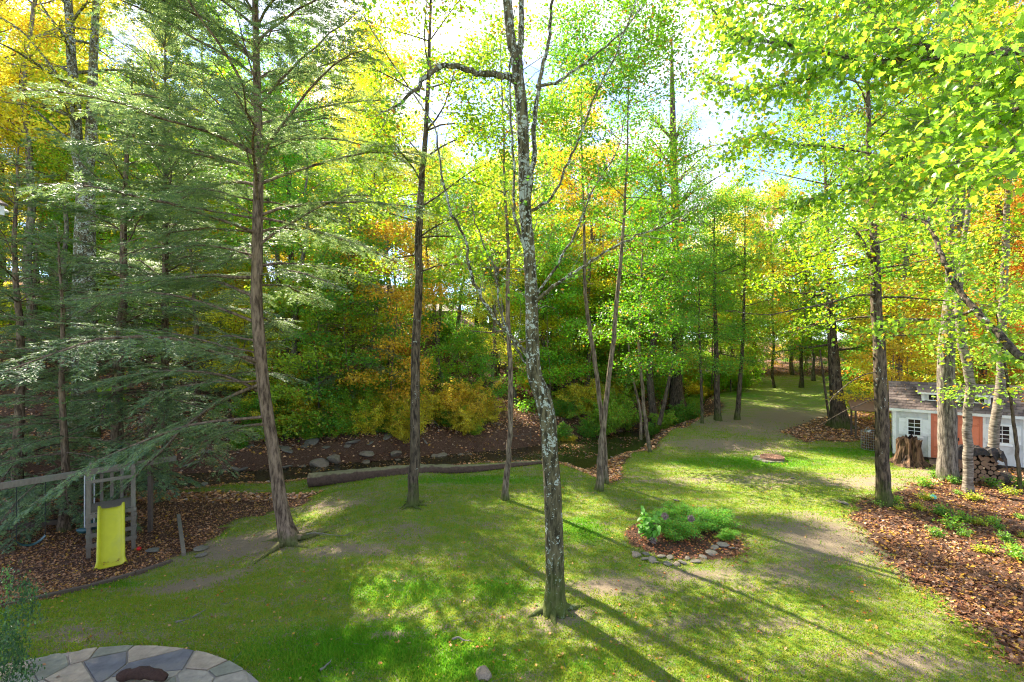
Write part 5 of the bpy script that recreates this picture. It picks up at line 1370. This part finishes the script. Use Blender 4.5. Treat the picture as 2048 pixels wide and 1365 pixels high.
for bi, bgh in enumerate(boughs):
    ys_ = 1.0 if bi in (8, 9, 11) else 1.2
    bgh = [(x, y, Y * ys_, w / ys_ ** .5) for x, y, Y, w in bgh]
    P = np.array([at(x, y, Y) for x, y, Y, w in bgh]) - mo
    n = len(bgh) * 4; Q = smooth_path(P, n); Q += rm.normal(0, .008, Q.shape)
    R = np.interp(np.linspace(0, 1, n), np.linspace(0, 1, len(bgh)), [w / 2 / F_PX * Y for _, _, Y, w in bgh])
    g = Geo(); g.add(*tube(Q, np.maximum(R, .004), 8, .03, rm)); link('bough', g.mesh('bough', M['bark_dark'], True), mt)
    dens = 8 if bi not in (8, 9, 11) else 3
    for k in range(3, n):
        d = unit(Q[k] - Q[k - 1])
        for _ in range(dens):
            dr = unit(d * rm.uniform(.1, 1.0) + rm.normal(0, .65, 3) * [1, 1, .35] + [0, 0, -.12]); l = rm.uniform(.2, .8)
            m1 = Q[k] + dr * l * .5; e = m1 + unit(dr + rm.normal(0, .25, 3) + [0, 0, -.25]) * l * .5
            tp0 += [Q[k], m1]; tp1 += [m1, e]; tr += [.004, .0025]
            nl = int(3 + l * 13); u = rm.uniform(.25, 1.05, nl)[:, None]
            LP.append(np.where(u < .5, Q[k] + (m1 - Q[k]) * u * 2, m1 + (e - m1) * (u - .5) * 2) + rm.normal(0, .05, (nl, 3)))
LP = np.concatenate(LP); tr = np.array(tr)
g = Geo(); g.add(*prisms(np.array(tp0), np.array(tp1), tr, tr * .6)); link('twigs', g.mesh('twigs', M['twig']), mt)
# five-lobed maple leaf outline
LO = np.array([(0, 0), (.10, -.12), (.42, -.02 - .22), (.30, -.30 - .14), (.22, -.50), (.52, -.44), (.62, -.20), (1.0, 0), (.62, .20), (.52, .44), (.22, .50), (.30, .44), (.42, .24), (.10, .12)])
LO = np.array([(0, 0), (-.08, .22), (.16, .50), (.34, .36), (.58, .42), (.60, .20), (1.0, 0), (.60, -.20), (.58, -.42), (.34, -.36), (.16, -.50), (-.08, -.22)])
def maple_V(s, rg, n):
    """n leaf frames; returns vertices (n,13,3) local about the stalk"""
    az = rg.uniform(0, 2 * PI, n); el = rg.normal(-.65, .4, n)
    d = np.stack([np.cos(az) * np.cos(el), np.sin(az) * np.cos(el), np.sin(el)], 1)
    sv = unit(np.cross(d, np.array([0, 0, 1.0]) + .45 * rg.standard_normal((n, 3)))); nz = np.cross(sv, d)
    O = np.vstack([LO, [[.35, 0]]]); fold = rg.uniform(.05, .45, (n, 1, 1)); curl = rg.uniform(-.25, .35, (n, 1, 1))
    x = O[None, :, 0:1]; y = O[None, :, 1:2]; z = np.abs(y) * fold - x * x * curl
    return (d[:, None] * x + sv[:, None] * y + nz[:, None] * z) * np.asarray(s).reshape(-1, 1, 1)
K12 = np.arange(12)
FM = np.stack([np.full(12, 12), K12, (K12 + 1) % 12], 1)
W_ = LP + mo; dist = W_[:, 1]
px_ = 1024 + W_[:, 0] / np.maximum(W_[:, 1], .1) * F_PX; py_ = 682.5 - (W_[:, 2] - 5) / np.maximum(W_[:, 1], .1) * F_PX
keep = (W_[:, 1] > 2.3) & (px_ > 1300)
LP, dist, px_, py_ = LP[keep], dist[keep], px_[keep], py_[keep]
vis = (px_ < 2080) & (py_ > -30)
order = np.argsort(np.where(vis, dist, 1e9)); near_i, far_i = order[:290], order[290:]
lm = []
for k in range(12):
    V = maple_V(.068, rm, 1)[0]; g = Geo(); g.add(V, FM, rm.random()); lm.append(g.mesh('leaf', M['maple']))
for i in near_i:
    o = link('leaf', lm[int(rm.integers(12))], mt, loc=LP[i]); o.scale = (rm.uniform(.7, 1.2),) * 3; o.rotation_euler = (0, 0, rm.uniform(0, 6.28))
n = len(far_i); V = maple_V(rm.uniform(.045, .08, n), rm, n) + LP[far_i][:, None]
F = (np.arange(n) * 13)[:, None, None] + FM[None]
g = Geo(); g.add(V.reshape(-1, 3), F.reshape(-1, 3), np.repeat(rm.random(n), 12)); o = link('foliage', g.mesh('foliage', M['maple']), mt); o['kind'] = 'stuff'
print('maple leaves', n, 'tris', g.ntri())

# shrub at the lower left corner, close to the camera
W_, T_, L_ = bush(np.random.default_rng(61), 2.7, 30, .045, 150)
bl = bpy.data.meshes
sh = thing('evergreen_shrub', 'dark glossy shrub poking in at the lower left corner over the patio', 'shrub', (-4.95, 4.15, .05)); sh.scale = (.42, .42, 1.0)
link('stems', W_.mesh('stems', M['twig'], True), sh); link('crown', L_.mesh('crown', leaf_material('evergreen_leaf', (.025, .085, .03), turn=(.10, .2, .05), trans=.3)), sh)

a = rm.uniform(0, 6.28, 90); q = PATIO_R * np.sqrt(rm.random(90)); P_ = np.stack([PATIO_C[0] + q * np.cos(a), PATIO_C[1] + q * np.sin(a), np.full(90, .085)], 1)
V, F, v = leaves(P_, .055, rm, tilt=.25, droop=0); g = Geo(); g.add(V, F, v); o = link('patio_leaves', g.mesh('patio_leaves', M['litter_leaf']), color=(.3, .17, .08)); tag(o, 'few dry leaves blown onto the stone patio', 'leaves'); o['kind'] = 'stuff'

P_ = np.array([on_roof(rm.uniform(0, SW), rm.uniform(.1, sl - .1), .03) for _ in range(70)]); P_ = P_[~((P_[:, 0] > D0 - .2) & (P_[:, 0] < D1 + .2) & (P_[:, 1] > .1))]
V, F, v = leaves(P_, .07, rm, tilt=.4, droop=0); g = Geo(); g.add(V, F, v); o = link('roof_leaves', g.mesh('roof_leaves', M['litter_leaf']), shed, color=(.42, .28, .16)); o['kind'] = 'stuff'
P_ = np.array([(rm.uniform(-.16, .16), -1.12 + rm.uniform(-.08, .15), .155 + rm.uniform(0, .02)) for _ in range(9)])
V, F, v = leaves(P_, .06, rm, tilt=.3, droop=0); g = Geo(); g.add(V, F, v); o = link('slide_leaves', g.mesh('slide_leaves', M['litter_leaf']), tower, color=(.22, .12, .06)); o['kind'] = 'stuff'

# ------------------------------------------------------------------ seedlings in the right-hand litter
SD_ = []
for k in range(3):
    rg = np.random.default_rng(700 + k); W_, T_, L_ = bush(rg, .45, 7, .085, 5); SD_.append((W_.mesh('stem', M['twig']), L_.mesh('crown', M['leaf'])))
sdl = [(1870, 958), (1905, 968), (1945, 1000), (1915, 990), (1985, 975), (2020, 990), (2040, 975), (1880, 1030), (1840, 1020), (1905, 1060), (1930, 1075), (1960, 1050), (1985, 1050), (1890, 1035), (2020, 1100), (2035, 1120), (2010, 1085), (1850, 1000), (1790, 1010),
       (1760, 1012), (1800, 1020), (1925, 1045), (2000, 1060), (1965, 1105), (2040, 1040), (1870, 1075), (2045, 1075), (1850, 975), (1925, 965), (2045, 915), (2030, 905)]
for i, (px, py) in enumerate(sdl):
    p = G(px, py); k = i % 3; s = rf.uniform(.5, 1.15) * (1.9 if py < 920 else 1)
    t = thing('seedling', 'leafy green seedling growing through the fallen leaves right of the dark maple', 'plant', p, rf.uniform(0, 6.28), 'seedlings in the fallen leaves at the right'); s *= .72; t.scale = (s, s, s * .9)
    link('stem', SD_[k][0], t); link('crown', SD_[k][1], t, color=((.17, .40, .04), (.13, .33, .04), (.30, .42, .05))[i % 3])

for i in range(14):
    x = 9 + i * .7; y = float(np.interp(x, CX, CY)) - rf.uniform(1.2, 2.2)
    if i not in (2, 3, 7): plant('bush', int(rf.integers(3)), (x, y, hz(x, y) - .05), rf.uniform(0, 6.28), rf.uniform(.45, .8), pick([GREEN, LIME], [1, 1]), 'low bush on the near creek bank behind the far-lawn trunks', 'low bushes on the near creek bank', cat='bush')

# ------------------------------------------------------------------ brush pile and dead branches
rb = np.random.default_rng(88)
def branch(name, label, cat, a, b, r, group=None, n_sub=5, mat='twig_pale'):
    a = np.array(a, float); b = np.array(b, float); L_ = np.linalg.norm(b - a)
    P = smooth_path([a * 0, (b - a) * .35 + rb.normal(0, .05 * L_, 3), (b - a) * .7 + rb.normal(0, .05 * L_, 3), b - a], 12)
    g = Geo(); g.add(*tube(P, np.linspace(r, r * .3, 12), 6, .04, rb))
    p0, p1 = [], []
    for _ in range(n_sub):
        k = int(rb.integers(3, 11)); e = P[k] + unit((b - a) / L_ + rb.normal(0, .6, 3)) * L_ * rb.uniform(.15, .35); p0.append(P[k]); p1.append(e)
    if p0: g.add(*prisms(np.array(p0), np.array(p1), r * .4, r * .15))
    o = link(name, g.mesh(name, M[mat], True), loc=a); return tag(o, label, cat, group)
bpz = G(975, 728)
for i in range(22):
    a_ = bpz + [rb.uniform(-2, 2), rb.uniform(-.8, .8), rb.uniform(0, .9)]; d_ = unit(rb.normal(0, 1, 3) * [1, .6, .35]) * rb.uniform(1.2, 3)
    branch('dead_branch', 'dead branch in the brush pile on the far slope left of the lichened tree', 'branch', a_, a_ + d_, .03, 'dead branches of the brush pile')
for i in range(16):
    x = rb.uniform(-9, 3); y = float(np.interp(x, CX, CY)) + rb.uniform(1.4, 3.4); z = hz(x, y) + .1
    branch('dead_branch', 'bare dead branch leaning on the undercut bank of the creek', 'branch', (x, y, z), (x + rb.uniform(-1, 1), y - rb.uniform(0, 1.0), z + rb.uniform(-.2, .9)), .02, 'dead branches along the creek bank')
for (a_, b_, lb) in (((1740, 800), (1800, 775), 'dark broken limb lying in front of the lean-to'), ((640, 1345), (662, 1330), 'short pale broken stick in the lawn near the patio'), ((905, 1283), (938, 1290), 'thin pale twig in the grass left of the lichened tree'), ((350, 1250), (412, 1225), 'thin twig in the thin grass behind the patio'), ((590, 1080), (700, 1075), 'thin exposed root running right from the foot of the curving hemlock')):
    p, q = G(*a_), G(*b_); branch('stick', lb, 'stick', p + [0, 0, .03], q + [0, 0, .05], .022 if a_[1] > 900 else .06, n_sub=2)

# ------------------------------------------------------------------ grass blades, fallen leaves, bark chips
rs = np.random.default_rng(123)
def ground_pts(n, Y0, Y1, power, px0=-60, px1=2110):
    Y = Y0 * (Y1 / Y0) ** (rs.random(n) ** power); px = rs.uniform(px0, px1, n); X = (px - 1024) / F_PX * Y
    return X, Y
X, Y = ground_pts(600000, 5.8, 30, 1.15)
l_, d_, gr, cd, pl_ = masks(X, Y)
nse = .5 + .5 * wob(X, Y, 2.2, 8)
ok = (l_ < .5) & (rs.random(len(X)) < np.clip(.10 + gr * .95 - d_ * .75 + .35 * (nse - .5), 0.03, 1)) & (np.hypot(X - PATIO_C[0], Y - PATIO_C[1]) > PATIO_R + .02)
X, Y, gr = X[ok], Y[ok], gr[ok]; n = len(X); print('blades', n)
Z = height(X, Y); az = rs.uniform(0, 6.28, n); h = rs.uniform(.022, .055, n) * (.6 + .6 * gr) * (1 + Y / 30); w = .0055 * (1 + Y / 9)
B = np.stack([X, Y, Z - .004], 1); sd_ = np.stack([np.cos(az), np.sin(az), 0 * az], 1) * w[:, None]
tip = B + np.stack([rs.normal(0, .5, n) * h, rs.normal(0, .5, n) * h, h], 1)
V = np.stack([B - sd_, B + sd_, tip], 1).reshape(-1, 3)
g = Geo(); g.add(V, np.arange(3 * n).reshape(-1, 3), np.clip(gr * .75 + rs.normal(0, .15, n), 0, 1))
m, N, L = new_mat('grass_blades')
v = attr(N, 'v').outputs['Fac']
c = ramp(N, L, v, [(.15, (.30, .30, .04)), (.45, (.18, .30, .03)), (.8, (.08, .28, .015))])
df = N.new('ShaderNodeBsdfDiffuse'); L.new(c, df.inputs[0]); tr_ = N.new('ShaderNodeBsdfTranslucent'); L.new(mixrgb(N, L, 1.0, c, (1.5, 1.5, 1.0), 'MULTIPLY'), tr_.inputs[0])
ms = N.new('ShaderNodeMixShader'); ms.inputs[0].default_value = .4; L.new(df.outputs[0], ms.inputs[1]); L.new(tr_.outputs[0], ms.inputs[2])
o_ = N.new('ShaderNodeOutputMaterial'); L.new(ms.outputs[0], o_.inputs[0])
o = link('grass', g.mesh('grass', m)); tag(o, 'short patchy grass covering the lawn', 'grass'); o['kind'] = 'stuff'

def litter(name, label, X, Y, size, col, tilt=.45, lift=.012, cat='leaves'):
    P = np.stack([X, Y, height(X, Y) + rs.uniform(0, lift, len(X)) + .006], 1)
    n = len(P); az = rs.uniform(0, 6.28, n); d = np.stack([np.cos(az), np.sin(az), rs.normal(0, .22, n)], 1); d = unit(d)
    s = unit(np.cross(d, np.array([0, 0, 1.0]) + tilt * rs.standard_normal((n, 3)))); nr = np.cross(s, d)
    Ls = (size * rs.uniform(.6, 1.4, n))[:, None]; V = np.zeros((n, 4, 3)); cr = rs.uniform(-.1, .5, (n, 1))
    V[:, 0] = P; V[:, 2] = P + d * Ls; V[:, 1] = P + d * Ls * .45 + s * Ls * .34 + nr * Ls * cr * .4; V[:, 3] = P + d * Ls * .5 - s * Ls * .34 + nr * Ls * cr * .4
    b = (np.arange(n) * 4)[:, None]; v = rs.random(n)
    g = Geo(); g.add(V.reshape(-1, 3), np.concatenate([b + [0, 1, 2], b + [0, 2, 3]]), np.concatenate([v, v]))
    o = link(name, g.mesh(name, M['litter_leaf']), color=col); tag(o, label, cat); o['kind'] = 'stuff'; return o
def in_mask(X, Y, f): k = f(X, Y); return X[k], Y[k]
X, Y = ground_pts(80000, 7, 40, 1.0, 1450, 2110)
l_, d_, gr, cd, pl_ = masks(X, Y); k = (l_ > .5) & (cd < -3); X, Y = X[k], Y[k]; X = X + rs.normal(0, .22, len(X)); Y = Y + rs.normal(0, .22, len(X))
litter('fallen_leaves', 'thick brown and russet fallen leaves around the dark maple and shed', X[::2], Y[::2], .085, (.16, .085, .05))
litter('fallen_leaves', 'paler tan curled leaves among the brown litter by the shed', X[1::4], Y[1::4], .075, (.32, .20, .12), tilt=.7)
litter('fallen_leaves', 'dark purple-brown leaves low in the litter by the shed', X[3::4], Y[3::4], .085, (.10, .05, .035))
X, Y = ground_pts(70000, 9, 20, 1.0, -60, 660)
l_, d_, gr, cd, pl_ = masks(X, Y); k = (pl_ > .5) | ((cd > -5) & (cd < -2)); X, Y = X[k], Y[k]
litter('bark_mulch', 'orange-brown bark mulch under the swings and slide', X[::2], Y[::2], .045, (.34, .20, .12), tilt=.9, lift=.02, cat='mulch')
litter('bark_mulch', 'darker damp bark chips under the swings', X[1::4], Y[1::4], .045, (.16, .08, .045), tilt=.9, lift=.02, cat='mulch')
litter('fallen_leaves', 'pale fallen leaves scattered on the playground mulch', X[3::8], Y[3::8], .07, (.38, .24, .14), tilt=.6)
X, Y = ground_pts(150000, 17, 70, 1.2, -80, 2130)
l_, d_, gr, cd, pl_ = masks(X, Y); k = (l_ > .5) & ((cd > 2.4) | (cd < -2.0) | (rs.random(len(X)) < .9)); X, Y = X[k], Y[k]
litter('fallen_leaves', 'brown fallen leaves covering the creek banks and forest floor', X[::2], Y[::2], .14, (.30, .16, .09), tilt=.6, lift=.03)
litter('fallen_leaves', 'light tan fallen leaves on the far slope and creek banks', X[1::2], Y[1::2], .13, (.52, .36, .24), tilt=.6, lift=.03)
X, Y = ground_pts(60000, 19, 48, 1.0, 300, 1500); cd = creek_d(X, Y)
k = (np.abs(cd) < 1.3) & (height(X, Y) < WATER) & (wob(X, Y, 1.6, 5) + rs.normal(0, .25, len(X)) > .05); X, Y = X[k], Y[k]; kk = rs.random(len(X)) < .6; X, Y = X[kk], Y[kk]
_h = height; height = lambda x, y: np.full(len(x), WATER + .012)
litter('floating_leaves', 'brown leaves floating in rafts on the creek', X, Y, .11, (.30, .18, .10), tilt=.12, lift=.006); height = _h
X, Y = ground_pts(2800, 6, 30, 1.0)
l_, d_, gr, cd, pl_ = masks(X, Y); k = (l_ < .5) & (np.hypot(X - PATIO_C[0], Y - PATIO_C[1]) > PATIO_R); X, Y = X[k], Y[k]
litter('fallen_leaves', 'single tan and yellow leaves scattered over the lawn', X[::2], Y[::2], .06, (.36, .24, .12), lift=.03)
litter('fallen_leaves', 'small orange-brown leaves scattered over the lawn', X[1::3], Y[1::3], .055, (.36, .12, .03), lift=.03)
X_, Y_ = ground_pts(900, 6, 24, 1.0); l_ = masks(X_, Y_)[0]; X_, Y_ = X_[l_ < .5], Y_[l_ < .5]
P_ = np.stack([X_, Y_, height(X_, Y_) + .008], 1); dv = unit(rs.normal(0, 1, P_.shape) * [1, 1, .08]) * rs.uniform(.05, .28, (len(P_), 1))
g = Geo(); g.add(*prisms(P_, P_ + dv, .006, .003)); o = link('twig_debris', g.mesh('twig_debris', M['twig_pale'])); tag(o, 'small dry twigs strewn over the grass', 'twigs'); o['kind'] = 'stuff'
a = rs.uniform(0, 6.28, 900); q = np.sqrt(rs.random(900))
litter('fallen_leaves', 'reddish leaves filling the flower bed between the plants', BED_C[0] + BED_R[0] * q * np.cos(a), BED_C[1] + BED_R[1] * q * np.sin(a), .06, (.26, .10, .05), lift=.04)
print('total unique tris', sum(sum(len(p.vertices) - 2 for p in me.polygons) for me in bpy.data.meshes if len(me.polygons) < 50000), sum(len(me.polygons) for me in bpy.data.meshes if len(me.polygons) >= 50000))
print('TRI', sum(len(me.loops) - 2 * len(me.polygons) for me in bpy.data.meshes))
